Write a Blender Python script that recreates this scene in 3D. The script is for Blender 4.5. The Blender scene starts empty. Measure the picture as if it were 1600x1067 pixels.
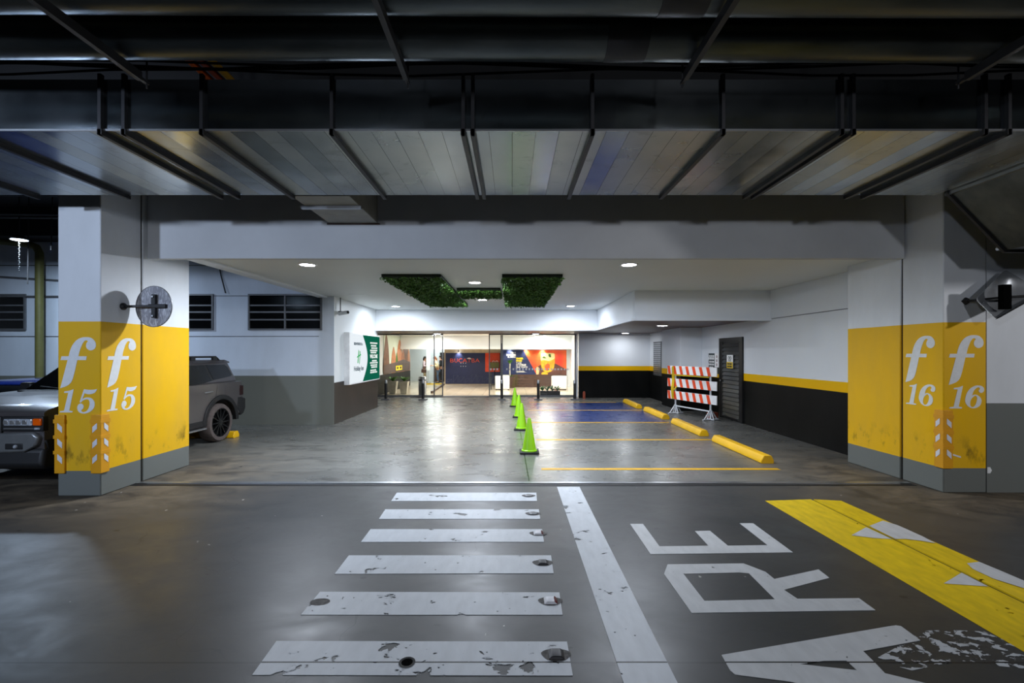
import bpy, bmesh, math, random
from mathutils import Vector, Matrix
from mathutils.geometry import tessellate_polygon
random.seed(7)
PI = math.pi
sc = bpy.context.scene
COL = sc.collection
F = 715.0; HOR = 552.0; H = 1.7          # focal length in pixels, horizon row, eye height

# ------------------------------------------------------------------ measuring helpers
def gp(px, py):
    Y = F*H/(py-HOR); return ((px-800)*Y/F, Y)
def at(px, py, Y):
    return ((px-800)*Y/F, Y, H-(py-HOR)*Y/F)

# ------------------------------------------------------------------ materials
def s2l(c):
    return tuple(((v/255)/12.92 if v/255 <= .04045 else ((v/255+.055)/1.055)**2.4) for v in c)
class NT:
    def __init__(s, name):
        s.m = bpy.data.materials.new(name); s.m.use_nodes = True
        s.t = s.m.node_tree; s.n = s.t.nodes; s.n.clear()
        s.out = s.n.new('ShaderNodeOutputMaterial')
    def new(s, kind, **kw):
        n = s.n.new('ShaderNode'+kind)
        for k, v in kw.items(): setattr(n, k, v)
        return n
    def link(s, a, b): s.t.links.new(a, b)
    def val(s, sock, v):
        if hasattr(v, 'node'): s.link(v, sock)
        else: sock.default_value = v
    def math(s, op, a, b=0.0, c=None, clamp=False):
        n = s.new('Math', operation=op); n.use_clamp = clamp
        s.val(n.inputs[0], a); s.val(n.inputs[1], b)
        if c is not None: s.val(n.inputs[2], c)
        return n.outputs[0]
    def pos(s, scale=(1,1,1)):
        g = s.new('NewGeometry'); mp = s.new('Mapping'); s.link(g.outputs['Position'], mp.inputs['Vector'])
        mp.inputs['Scale'].default_value = scale
        return mp.outputs[0]
    def xyz(s):
        g = s.new('NewGeometry'); x = s.new('SeparateXYZ'); s.link(g.outputs['Position'], x.inputs[0]); return x.outputs
    def noise(s, vec, scale, detail=4, rough=.55, dist=0):
        n = s.new('TexNoise'); s.link(vec, n.inputs['Vector'])
        n.inputs['Scale'].default_value = scale; n.inputs['Detail'].default_value = detail
        n.inputs['Roughness'].default_value = rough; n.inputs['Distortion'].default_value = dist
        return n.outputs[0]
    def ramp(s, fac, lo, hi, a=0.0, b=1.0):
        n = s.new('MapRange'); s.val(n.inputs[0], fac)
        n.inputs[1].default_value = lo; n.inputs[2].default_value = hi
        n.inputs[3].default_value = a; n.inputs[4].default_value = b
        return n.outputs[0]
    def mix(s, fac, a, b):
        n = s.new('Mix', data_type='RGBA')
        s.val(n.inputs[0], fac)
        for sock, v in ((n.inputs[6], a), (n.inputs[7], b)):
            if hasattr(v, 'node'): s.link(v, sock)
            else: sock.default_value = (*v[:3], 1)
        return n.outputs[2]
    def bsdf(s, color, rough=.5, metal=0.0, spec=.5, **kw):
        b = s.new('BsdfPrincipled')
        if hasattr(color, 'node'): s.link(color, b.inputs['Base Color'])
        else: b.inputs['Base Color'].default_value = (*color[:3], 1)
        s.val(b.inputs['Roughness'], rough); s.val(b.inputs['Metallic'], metal)
        b.inputs['Specular IOR Level'].default_value = spec
        for k, v in kw.items(): s.val(b.inputs[k], v)
        return b
    def bump(s, h, strength=.2, dist=.01):
        n = s.new('Bump'); n.inputs['Strength'].default_value = strength; n.inputs['Distance'].default_value = dist
        s.link(h, n.inputs['Height']); return n.outputs[0]
    def done(s, sh):
        s.link(sh.outputs[0] if hasattr(sh, 'outputs') else sh, s.out.inputs[0]); return s.m

def simple(name, rgb, rough=.5, metal=0.0, var=.12, scale=6, spec=.5, **kw):
    t = NT(name); c = s2l(rgb)
    n = t.noise(t.pos(), scale, 5)
    col = t.mix(t.ramp(n, .3, .7), tuple(v*(1-var) for v in c), tuple(min(1, v*(1+var)) for v in c))
    return t.done(t.bsdf(col, rough, metal, spec, **kw))
def glow(name, rgb, strength):
    t = NT(name); e = t.new('Emission'); e.inputs[0].default_value = (*s2l(rgb), 1); e.inputs[1].default_value = strength
    return t.done(e)
def bands(name, levels, rough=.55, dirt=None, scuff=0, var=.06, spec=.22):
    """paint that changes at given heights: [(z_from, rgb), ...]"""
    t = NT(name); x = t.xyz(); z = x[2]
    wob = t.math('MULTIPLY_ADD', t.noise(t.pos(), 3, 2), .006, -.003)
    z = t.math('ADD', z, wob)
    col = tuple(s2l(levels[0][1]))
    for zf, rgb in levels[1:]:
        col = t.mix(t.math('GREATER_THAN', z, zf), col, s2l(rgb))
    n = t.noise(t.pos((1,1,.4)), 1.6, 6, .6)
    col = t.mix(t.ramp(n, .35, .75, 0, var*3), col, s2l((120,118,110)))
    if scuff:
        f = t.noise(t.pos((2.2,2.2,1.1)), 2.4, 6, .65)
        m = t.math('MULTIPLY', t.ramp(f, .53, .68, 0, .75), t.ramp(z, .72, .50, 0, 1))
        m = t.math('MULTIPLY', m, t.ramp(z, .30, .42, 0, 1), clamp=True)
        col = t.mix(m, col, s2l((70,62,25)))
    fine = t.noise(t.pos(), 60, 2)
    return t.done(t.bsdf(col, rough, 0, spec, Normal=t.bump(fine, .08, .004)))

M = {}
WHITE = (226,230,234); YEL = (240,186,0); GREY = (112,116,112)
M['white_wall'] = simple('white wall paint', (224,228,232), .6, var=.04, scale=.8)
M['ceiling'] = simple('ceiling paint', (216,219,215), .55, var=.04, scale=.5)
M['beam'] = simple('beam paint', (196,198,200), .6, var=.08, scale=1.1)
M['pillar'] = bands('pillar paint', [(0, GREY), (.30, YEL), (2.08, WHITE)], scuff=1)
M['rwall'] = bands('right wall paint', [(0, (7,8,8)), (1.04, YEL), (1.215, WHITE)], rough=.5, var=.01, spec=.12)
M['lwall'] = bands('car bay wall paint', [(0, (118,120,112)), (1.166, (212,220,230))], rough=.6)
M['swall'] = bands('sign wall paint', [(0, (34,31,30)), (1.0, (218,222,222))], rough=.42, var=.02, spec=.2)
M['greywall'] = bands('grey and white wall paint', [(0, GREY), (1.09, WHITE)])
M['black'] = simple('black', (16,16,17), .5)
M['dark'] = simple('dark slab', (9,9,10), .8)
M['gap'] = simple('joint filler', (22,21,19), .9)
M['darkmetal'] = simple('dark steel', (62,62,64), .45, .7)
M['steel'] = simple('brushed steel', (170,172,175), .32, .9)
M['greymetal'] = simple('grey painted steel', (105,106,108), .45, .3)
M['whitemetal'] = simple('white painted steel', (205,208,212), .45)
M['orange'] = simple('orange reflective', (226,70,18), .45)
M['white'] = simple('white reflective', (232,232,232), .5)
M['lime'] = simple('lime plastic', (150,214,10), .42, var=.05)
M['hole'] = simple('dark hole', (5,5,5), .9, spec=.02)
M['rubber'] = simple('black rubber', (20,20,20), .7)
M['yelconc'] = None
M['glassdark'] = simple('dark glass', (10,11,12), .12, 0, spec=.6)
M['carpaint'] = simple('grey car paint', (80,76,76), .36, .3, var=.03, **{'Coat Weight': .4, 'Coat Roughness': .08})
M['silver'] = simple('silver trim', (150,150,150), .3, .6)
M['bluepaint'] = simple('blue car paint', (14,40,120), .25, .3, **{'Coat Weight': .6})
M['plastic'] = simple('black plastic', (18,18,19), .55)
M['chrome'] = simple('chrome', (200,200,205), .15, 1)
M['amber'] = simple('amber lens', (230,90,5), .25)
M['redlens'] = simple('red lens', (110,8,8), .25)
M['taillens'] = simple('dark tail lens', (38,10,12), .2)
M['letter'] = simple('pale letter paint', (228,230,230), .6, var=.05, scale=20)
M['pipegreen'] = simple('olive yellow pipe', (100,98,50), .6)
M['cream'] = simple('cream stone', (205,190,165), .4)
M['navy'] = simple('navy banner', (30,42,86), .5)
M['brick'] = simple('red clay', (150,70,48), .85)
M['leafgreen'] = simple('leaf green', (70,120,48), .5, var=.4, scale=9)
M['moss'] = simple('moss green', (72,112,38), .65, var=.6, scale=14)
M['mossback'] = simple('moss backing', (20,32,14), .9)
M['brown'] = simple('dark brown wood', (72,48,38), .5)
M['potgrey'] = simple('stone grey planter', (176,172,160), .6)
M['reflector'] = simple('white reflector', (225,226,232), .4)
M['guard'] = simple('yellow rubber', (226,158,4), .5, var=.06)
M['skin'] = simple('skin', (190,135,105), .5)
M['tape'] = simple('yellow tape', (215,180,10), .5)

def wood():
    t = NT('dark wood ceiling'); p = t.pos((1,1,1)); x = t.xyz()
    fr = t.math('FRACT', t.math('DIVIDE', x[1], .14))
    gap = t.math('LESS_THAN', fr, .06)
    n = t.noise(t.pos((.6,9,1)), 3, 5)
    col = t.mix(t.ramp(n, .3, .7), s2l((60,34,22)), s2l((98,58,40)))
    col = t.mix(gap, col, s2l((15,9,6)))
    return t.done(t.bsdf(col, .4))
M['wood'] = wood()

def joints(t, x):
    """dark sawn joints of the slab, at their places"""
    a = t.math('LESS_THAN', t.math('ABSOLUTE', t.math('SUBTRACT', x[1], 2.515)), .0055)
    b = t.math('LESS_THAN', t.math('ABSOLUTE', t.math('SUBTRACT', x[0], t.math('MULTIPLY_ADD', x[1], -.012, .30))), .008)
    b = t.math('MULTIPLY', b, t.math('GREATER_THAN', x[1], 6.1))
    c = t.math('LESS_THAN', t.math('ABSOLUTE', t.math('SUBTRACT', x[1], 6.72)), .006)
    return t.math('MAXIMUM', a, t.math('MAXIMUM', b, t.math('MULTIPLY', c, .5)))
def floor_mat():
    t = NT('polished concrete'); x = t.xyz()
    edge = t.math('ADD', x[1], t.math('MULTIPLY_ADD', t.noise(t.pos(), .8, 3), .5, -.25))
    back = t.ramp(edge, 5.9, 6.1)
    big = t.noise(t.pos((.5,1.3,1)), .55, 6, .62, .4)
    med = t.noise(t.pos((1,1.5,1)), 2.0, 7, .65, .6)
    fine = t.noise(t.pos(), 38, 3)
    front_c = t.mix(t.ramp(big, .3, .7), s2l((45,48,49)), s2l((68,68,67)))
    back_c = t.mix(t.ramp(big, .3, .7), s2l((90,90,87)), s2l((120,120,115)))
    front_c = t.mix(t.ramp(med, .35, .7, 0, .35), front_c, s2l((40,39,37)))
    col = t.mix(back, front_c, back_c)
    rough_side = t.ramp(t.math('ABSOLUTE', x[0]), 2.6, 4.6, 0, 1)
    near = t.math('MULTIPLY', t.ramp(x[1], 4.2, 5.2, 0, 1), t.ramp(x[1], 9, 6.5, 0, 1))
    worn = t.math('MULTIPLY', near, rough_side)
    warm = t.mix(t.ramp(med, .35, .7), s2l((54,46,36)), s2l((132,118,96)))
    col = t.mix(t.math('MULTIPLY', worn, .75), col, warm)
    stain = t.ramp(t.noise(t.pos((.7,1.6,1)), 1.7, 8, .7, 1.2), .52, .66, 0, .6)
    col = t.mix(t.math('MULTIPLY', stain, back), col, s2l((40,38,35)))
    scuffs = t.ramp(t.noise(t.pos((1,3.5,1)), 5.5, 6, .7, .8), .55, .66, 0, .75)
    region = t.math('MULTIPLY', t.ramp(t.math('ABSOLUTE', t.math('SUBTRACT', x[1], 7.7)), 1.1, .4), t.ramp(x[0], .6, 1.2))
    col = t.mix(t.math('MULTIPLY', scuffs, region), col, s2l((35,34,33)))
    speck = t.ramp(t.noise(t.pos((1,1.6,1)), 7.5, 2, .4), .735, .76, 0, .9)
    col = t.mix(speck, col, s2l((22,21,20)))
    chips = t.ramp(t.noise(t.pos((1.3,1,1)), 11, 2, .4), .775, .79, 0, .8)
    col = t.mix(chips, col, s2l((185,182,175)))
    v = t.new('TexVoronoi', feature='DISTANCE_TO_EDGE')
    wv = t.new('VectorMath', operation='ADD'); t.link(t.pos(), wv.inputs[0])
    nn = t.new('TexNoise'); t.link(t.pos(), nn.inputs['Vector']); nn.inputs['Scale'].default_value = 1.1; nn.inputs['Detail'].default_value = 4
    t.link(nn.outputs[1], wv.inputs[1]); t.link(wv.outputs[0], v.inputs['Vector']); v.inputs['Scale'].default_value = .42
    crack = t.math('MULTIPLY', t.math('LESS_THAN', v.outputs[0], .0016), .55)
    crack = t.math('MULTIPLY', crack, t.ramp(big, .48, .55))
    col = t.mix(crack, col, s2l((28,28,28)))
    # painted disabled bays
    blue = t.math('MULTIPLY', t.math('GREATER_THAN', x[0], .75), t.math('LESS_THAN', x[0], 3.86))
    blue = t.math('MULTIPLY', blue, t.math('MULTIPLY', t.math('GREATER_THAN', x[1], 11.3), t.math('LESS_THAN', x[1], 15.8)))
    blue = t.math('MULTIPLY', blue, t.ramp(med, .42, .62, 1.0, .85))
    col = t.mix(blue, col, s2l((2,46,112)))
    col = t.mix(joints(t, x), col, s2l((18,18,18)))
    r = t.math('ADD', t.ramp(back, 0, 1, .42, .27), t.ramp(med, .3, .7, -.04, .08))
    r = t.math('ADD', r, t.math('MULTIPLY', worn, .22))
    return t.done(t.bsdf(col, r, 0, .5, Normal=t.bump(t.math('ADD', med, t.math('MULTIPLY', fine, .15)), .045, .02)))
M['floor'] = floor_mat()

def paint(name, rgb, wear=.6, rough=.5, dirt=0.0, scale=1.0):
    """road paint with chips missing down to the concrete"""
    t = NT(name); x = t.xyz(); c = s2l(rgb)
    a = t.noise(t.pos((1,1.5,1)), 4.2*scale, 7, .62, .4)
    b = t.noise(t.pos(), 26*scale, 3, .5)
    hole = t.math('GREATER_THAN', a, wear)
    hole = t.math('MAXIMUM', hole, t.math('GREATER_THAN', b, .70))
    col = t.mix(t.ramp(t.noise(t.pos((3,1,1)), 5, 5), .3, .75, 0, .35+dirt), c, tuple(v*.55 for v in c))
    col = t.mix(joints(t, x), col, s2l((18,18,18)))
    bs = t.bsdf(col, rough, 0, .4)
    tr = t.new('BsdfTransparent'); mx = t.new('MixShader')
    t.link(hole, mx.inputs[0]); t.link(bs.outputs[0], mx.inputs[1]); t.link(tr.outputs[0], mx.inputs[2])
    return t.done(mx)
M['stripe'] = paint('white road paint', (208,213,218), .635)
M['stripe_worn'] = paint('worn white road paint', (208,213,218), .60)
M['letterpaint'] = paint('white lettering paint', (205,207,208), .72)
M['remains'] = paint('flaked white paint remains', (200,203,205), .45, scale=3.0)
M['yline'] = paint('yellow line paint', (226,172,10), .68)
M['ramp'] = paint('yellow ramp paint', (240,204,6), .72, dirt=.3)
M['wheelstop'] = simple('yellow concrete paint', (240,186,6), .5, var=.1, scale=4)

def galv():
    t = NT('galvanised sheet'); x = t.xyz(); W = .1833
    g = t.new('NewGeometry'); nz = t.new('SeparateXYZ'); t.link(g.outputs['True Normal'], nz.inputs[0])
    under = t.math('GREATER_THAN', t.math('ABSOLUTE', nz.outputs[2]), .3)
    cell = t.math('FLOOR', t.math('DIVIDE', x[0], W))
    wn = t.new('TexWhiteNoise', noise_dimensions='1D'); t.link(cell, wn.inputs['W'])
    fr = t.math('FRACT', t.math('DIVIDE', x[0], W))
    seam = t.math('MULTIPLY', t.math('LESS_THAN', fr, .022), under)
    big = t.noise(t.pos(), 1.1, 5)
    blot = t.ramp(t.noise(t.pos((1,1.4,1)), 3.4, 6, .66, 1.2), .585, .65, 0, .28)
    col = t.mix(t.ramp(big, .35, .7), s2l((172,178,180)), s2l((206,208,203)))
    tint = t.mix(t.math('MULTIPLY', wn.outputs[0], under), s2l((216,222,230)), s2l((238,238,232)))
    mul = t.new('Mix', data_type='RGBA', blend_type='MULTIPLY'); mul.inputs[0].default_value = 1
    t.link(col, mul.inputs[6]); t.link(tint, mul.inputs[7])
    col = t.mix(blot, mul.outputs[2], s2l((104,104,98)))
    col = t.mix(seam, col, s2l((50,50,48)))
    r = t.math('ADD', t.ramp(t.math('MULTIPLY', wn.outputs[0], under), 0, 1, .14, .32), t.ramp(big, .3, .7, 0, .08))
    return t.done(t.bsdf(col, r, t.math('MULTIPLY_ADD', under, -.06, 1.0), .5, Normal=t.bump(t.noise(t.pos((.6,.6,1)), 2.2, 2), .15, .05)))
M['galv'] = galv()
M['bootmetal'] = simple('dull boot sheet metal', (150,148,138), .5, .35)
def pipemat():
    t = NT('dull round duct metal'); n = t.noise(t.pos((.5,2,2)), 2, 5)
    return t.done(t.bsdf(t.mix(t.ramp(n, .3, .7), s2l((66,72,74)), s2l((104,108,106))), t.ramp(n, .3, .7, .28, .45), .9, .5))
M['pipe'] = pipemat()
def glass():
    t = NT('clear glass'); f = t.new('Fresnel'); f.inputs[0].default_value = 1.45
    tr = t.new('BsdfTransparent'); tr.inputs[0].default_value = (.95,.975,.965,1)
    g = t.new('BsdfGlossy'); g.inputs['Roughness'].default_value = .02
    mx = t.new('MixShader'); t.link(f.outputs[0], mx.inputs[0]); t.link(tr.outputs[0], mx.inputs[1]); t.link(g.outputs[0], mx.inputs[2])
    return t.done(mx)
M['glass'] = glass()
def acrylic():
    t = NT('scratched acrylic back'); n = t.noise(t.pos((7,7,2.5)), 4, 5, .6, 1.5)
    col = t.mix(t.ramp(n, .45, .65), s2l((146,146,154)), s2l((214,216,222)))
    return t.done(t.bsdf(col, .3, .0, .5))
M['acrylic'] = acrylic()
def tile():
    t = NT('polished beige tile'); x = t.xyz()
    g = t.math('MAXIMUM', t.math('LESS_THAN', t.math('FRACT', t.math('DIVIDE', x[0], .6)), .012), t.math('LESS_THAN', t.math('FRACT', t.math('DIVIDE', x[1], .6)), .012))
    n = t.noise(t.pos(), 1.4, 5)
    col = t.mix(t.ramp(n, .3, .7), s2l((214,198,172)), s2l((228,214,190)))
    col = t.mix(g, col, s2l((150,135,112)))
    return t.done(t.bsdf(col, .12))
M['tile'] = tile()

# ------------------------------------------------------------------ mesh builder
class MB:
    def __init__(s): s.v = []; s.f = []
    def add(s, vs, fs):
        o = len(s.v); s.v += [Vector(p) for p in vs]; s.f += [tuple(i+o for i in f) for f in fs]; return s
    def box(s, x0, x1, y0, y1, z0, z1, mtx=None):
        vs = [Vector((x, y, z)) for z in (z0, z1) for y in (y0, y1) for x in (x0, x1)]
        if mtx: vs = [mtx @ p for p in vs]
        return s.add(vs, [(0,2,3,1),(4,5,7,6),(0,1,5,4),(2,6,7,3),(0,4,6,2),(1,3,7,5)])
    def hexa(s, lo, hi):
        """two quads, bottom and top, same winding"""
        return s.add(list(lo)+list(hi), [(3,2,1,0),(4,5,6,7),(0,1,5,4),(1,2,6,5),(2,3,7,6),(3,0,4,7)])
    def prism(s, loops, fn, d0, d1):
        """loops: outline and holes in 2D; fn(u, v, d) -> point; capped between depths d0 and d1"""
        if not isinstance(loops[0][0], (tuple, list)): loops = [loops]
        L = [[Vector((u, v, 0)) for u, v in lp] for lp in loops]
        tri = tessellate_polygon(L); flat = [p for lp in L for p in lp]; n = len(flat)
        vs = [fn(p.x, p.y, d0) for p in flat]+[fn(p.x, p.y, d1) for p in flat]
        fs = [tuple(t) for t in tri]+[tuple(i+n for i in reversed(t)) for t in tri]
        o = 0
        for lp in L:
            k = len(lp)
            for i in range(k):
                j = (i+1) % k; fs.append((o+i, o+j, o+j+n, o+i+n))
            o += k
        return s.add(vs, fs)
    def tube(s, pts, r, n=10, cap=True):
        pts = [Vector(p) for p in pts]; R = r if isinstance(r, (list, tuple)) else [r]*len(pts)
        rings = []; up = None
        for i, p in enumerate(pts):
            d = (pts[min(i+1, len(pts)-1)]-pts[max(i-1, 0)]).normalized()
            if up is None: up = Vector((0,0,1)) if abs(d.z) < .9 else Vector((1,0,0))
            a = d.cross(up).normalized(); b = a.cross(d).normalized(); up = b
            rings.append([p+R[i]*(math.cos(2*PI*k/n)*a+math.sin(2*PI*k/n)*b) for k in range(n)])
        vs = [q for rg in rings for q in rg]; fs = []
        for i in range(len(rings)-1):
            for k in range(n):
                a, b = i*n+k, i*n+(k+1) % n; fs.append((a, a+n, b+n, b))
        if cap: fs += [tuple(range(n)), tuple(reversed(range((len(rings)-1)*n, len(rings)*n)))]
        return s.add(vs, fs)
    def lathe(s, prof, c=(0,0,0), n=24, mtx=None, ring=False):
        """profile (r, z) turned about z at c"""
        vs = []; fs = []
        for r, z in prof:
            for k in range(n):
                p = Vector((r*math.cos(2*PI*k/n), r*math.sin(2*PI*k/n), z))
                if mtx: p = mtx @ p
                vs.append(p+Vector(c))
        if ring: prof = prof+[prof[0]]; vs += vs[:n]
        for i in range(len(prof)-1):
            for k in range(n):
                a, b = i*n+k, i*n+(k+1) % n; fs.append((a, b, b+n, a+n))
        if ring: return s.add(vs, fs)
        fs += [tuple(reversed(range(n))), tuple(range((len(prof)-1)*n, len(prof)*n))]
        return s.add(vs, fs)
    def ball(s, c, r, n=12, m=8, sc=(1,1,1)):
        prof = [(max(1e-4, r*math.sin(PI*i/m)), -r*math.cos(PI*i/m)) for i in range(m+1)]
        return s.lathe(prof, c, n, Matrix.Diagonal((*sc, 1)).to_3x3())

def finish(me, mb, org, smooth, clean=True):
    o = Vector(org)
    me.from_pydata([p-o for p in mb.v], [], mb.f); me.update()
    if clean:
        bm = bmesh.new(); bm.from_mesh(me); bmesh.ops.recalc_face_normals(bm, faces=bm.faces); bm.to_mesh(me); bm.free()
    if smooth:
        me.polygons.foreach_set('use_smooth', [True]*len(me.polygons)); me.set_sharp_from_angle(angle=math.radians(38))
def wloc(o):
    v = Vector((0,0,0))
    while o is not None: v += o.location; o = o.parent
    return v
def build(mb, name, mat, parent=None, bevel=0, smooth=False, seg=2, clean=True):
    me = bpy.data.meshes.new(name)
    if parent is None:
        xs = [p.x for p in mb.v]; ys = [p.y for p in mb.v]; zs = [p.z for p in mb.v]
        org = ((min(xs)+max(xs))/2, (min(ys)+max(ys))/2, min(zs))
    else: org = wloc(parent)
    finish(me, mb, org, smooth or bevel > 0, clean)
    if isinstance(mat, str): mat = M[mat]
    me.materials.append(mat)
    o = bpy.data.objects.new(name, me); COL.objects.link(o)
    if parent is None: o.location = org
    else: o.parent = parent
    if bevel:
        b = o.modifiers.new('bevel', 'BEVEL'); b.width = bevel; b.segments = seg; b.limit_method = 'ANGLE'; b.angle_limit = math.radians(35)
    return o
def tag(o, label=None, cat=None, group=None, kind=None):
    if label: o['label'] = label
    if cat: o['category'] = cat
    if group: o['group'] = group
    if kind: o['kind'] = kind
    return o
def thing(name, loc, label, cat, group=None, kind=None):
    o = bpy.data.objects.new(name, None); o.empty_display_size = .1; COL.objects.link(o); o.location = loc
    return tag(o, label, cat, group, kind)
def struct(mb, name, mat, label=None, cat=None, **kw):
    return tag(build(mb, name, mat, None, **kw), label, cat, None, 'structure')
def dup(root, loc, label, rotz=0):
    r = root.copy(); COL.objects.link(r); r.location = loc; r.rotation_euler = (0, 0, rotz); r['label'] = label
    for ch in list(root.children):
        c = ch.copy(); COL.objects.link(c); c.parent = r
        for g in list(ch.children):
            d = g.copy(); COL.objects.link(d); d.parent = c
    return r
def box(*a): return MB().box(*a)
def rot(axis, deg): return Matrix.Rotation(math.radians(deg), 4, axis)

def spline(pts, n=6):
    """closed outline: (u, v) are smooth points, (u, v, 1) are corners"""
    k = len(pts); out = []
    for i in range(k):
        p0, p1, p2, p3 = (pts[(i+j-1) % k] for j in range(4))
        a = Vector(p1[:2]); b = Vector(p2[:2])
        if len(p1) > 2 and len(p2) > 2: out.append(a); continue
        ta = (b-Vector(p0[:2]))*.5 if len(p1) == 2 else (b-a)*.8
        tb = (Vector(p3[:2])-a)*.5 if len(p2) == 2 else (b-a)*.8
        for q in range(n):
            t = q/n; t2 = t*t; t3 = t2*t
            out.append(a*(2*t3-3*t2+1)+ta*(t3-2*t2+t)+b*(-2*t3+3*t2)+tb*(t3-t2))
    return [(p.x, p.y) for p in out]

def text(s, size, mat, name, parent, origin, xa, ya, align='LEFT', bold=0, sx=1.0, depth=.003, fit=None):
    cu = bpy.data.curves.new('t', 'FONT'); cu.body = s; cu.size = size; cu.align_x = align; cu.offset = bold; cu.resolution_u = 3
    cu.extrude = depth/2
    to = bpy.data.objects.new('t', cu); COL.objects.link(to)
    dg = bpy.context.evaluated_depsgraph_get()
    me = bpy.data.meshes.new_from_object(to.evaluated_get(dg))
    bpy.data.objects.remove(to); bpy.data.curves.remove(cu)
    xa = Vector(xa); ya = Vector(ya); za = xa.cross(ya); O = Vector(origin)-wloc(parent)
    if fit:
        xs_ = [v.co.x for v in me.vertices]; lo = min(xs_); sx = fit/(max(xs_)-lo)
        for v in me.vertices: v.co.x -= lo
    for v in me.vertices:
        v.co = O+xa*(v.co.x*sx)+ya*v.co.y+za*v.co.z
    me.materials.clear(); me.materials.append(M[mat] if isinstance(mat, str) else mat); me.name = name
    o = bpy.data.objects.new(name, me); COL.objects.link(o); o.parent = parent
    return o

# ------------------------------------------------------------------ camera, render look
cam = bpy.data.cameras.new('camera'); co = bpy.data.objects.new('camera', cam); COL.objects.link(co)
cam.sensor_width = 36; cam.lens = F/1600*36; cam.shift_y = (HOR-533.5)/1600; cam.clip_start = .05
co.location = (0, 0, H); co.rotation_euler = (PI/2, 0, 0); sc.camera = co
sc.view_settings.view_transform = 'Standard'; sc.view_settings.look = 'None'
sc.view_settings.exposure = 0; sc.view_settings.gamma = 1
sc.cycles.max_bounces = 10; sc.cycles.diffuse_bounces = 5; sc.cycles.transparent_max_bounces = 16
sc.cycles.sample_clamp_indirect = 6; sc.cycles.caustics_reflective = False
w = bpy.data.worlds.new('world'); sc.world = w; w.use_nodes = True
w.node_tree.nodes['Background'].inputs[0].default_value = (.55,.7,1,1)
w.node_tree.nodes['Background'].inputs[1].default_value = .008

def lamp(name, kind, loc, power, rgb=(255,255,255), size=.2, aim=None, **kw):
    l = bpy.data.lights.new(name, kind); l.energy = power; l.color = s2l(rgb)
    if kind == 'AREA': l.shape = kw.pop('shape', 'DISK'); l.size = size
    if kind == 'AREA' and 'size_y' in kw: l.size_y = kw.pop('size_y')
    if kind in ('POINT', 'SPOT'): l.shadow_soft_size = size
    for k, v in kw.items(): setattr(l, k, v)
    o = bpy.data.objects.new(name, l); COL.objects.link(o); o.location = loc
    if aim is not None: o.rotation_euler = (Vector(aim)-Vector(loc)).to_track_quat('-Z', 'Y').to_euler()
    return o

# ================================================================== SETTING
ZC = 3.06                                   # entrance ceiling height
struct(box(-16, 16, -9, 17.98, -.2, 0), 'floor', 'floor', 'worn grey polished concrete floor of the parking level', 'floor')
struct(box(-7, 6, 17.98, 30, -.2, 0.004), 'floor', 'tile', 'shiny beige tiled floor inside the lit lobby', 'floor')
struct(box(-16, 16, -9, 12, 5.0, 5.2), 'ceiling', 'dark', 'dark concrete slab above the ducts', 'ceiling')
struct(box(-16, 16, -9.2, -9, 0, 5), 'wall_back', 'greywall')
struct(box(-16.2, -16, -9, 12, 0, 5), 'wall_left', 'greywall')
struct(box(16, 16.2, -9, 12, 0, 5), 'wall_right', 'greywall')

def pillar(x0, x1, y0, y1, label):
    return struct(box(x0, x1, y0, y1, 0, 5), 'pillar', 'pillar', label, 'pillar', bevel=.012)
pl1 = pillar(-5.41, -4.90, 5.45, 6.045, 'left concrete pillar marked f 15 with a yellow band')
pl2 = pillar(-5.41, -4.90, 6.07, 6.95, 'plain yellow banded pillar just behind the f 15 pillar')
struct(box(-5.40, -4.915, 6.045, 6.07, 0, 5), 'trim_1', 'gap', 'black joint between the two left pillars', 'joint')
pr1 = pillar(5.26, 5.785, 5.58, 6.165, 'right concrete pillar marked f 16 with a yellow band')
pr2 = pillar(5.25, 5.785, 6.19, 7.16, 'scuffed yellow banded pillar just behind the f 16 pillar')
struct(box(5.275, 5.78, 6.165, 6.19, 0, 5), 'trim_2', 'gap', 'black joint between the two right pillars', 'joint')
struct(box(5.785, 5.80, 5.60, 6.4, 0, 5), 'trim_3', 'gap', 'black joint right of the f 16 pillar', 'joint')
wf = struct(box(5.80, 9.5, 5.59, 6.4, 0, 5), 'wall_front', 'greywall', 'white wall with grey base right of the f 16 pillar', 'wall')
# small patch of filler at the foot of that wall
# beam across the entrance
struct(box(-4.86, 5.235, 6.10, 6.19, 2.963, 5), 'beam', 'beam', 'grey white beam over the entrance below the duct', 'beam', bevel=.006)
# ceiling of the entrance bay and its light edge strip
struct(box(-4.46, 5.6, 6.19, 14.3, ZC, ZC+.3), 'ceiling', 'ceiling', 'white ceiling of the entrance bay with round lights', 'ceiling')
struct(box(-4.62, -4.40, 6.19, 11.0, ZC-.035, ZC+.3), 'trim_4', 'white_wall', 'pale edge strip along the left of the entrance ceiling', 'trim', bevel=.008)
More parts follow.
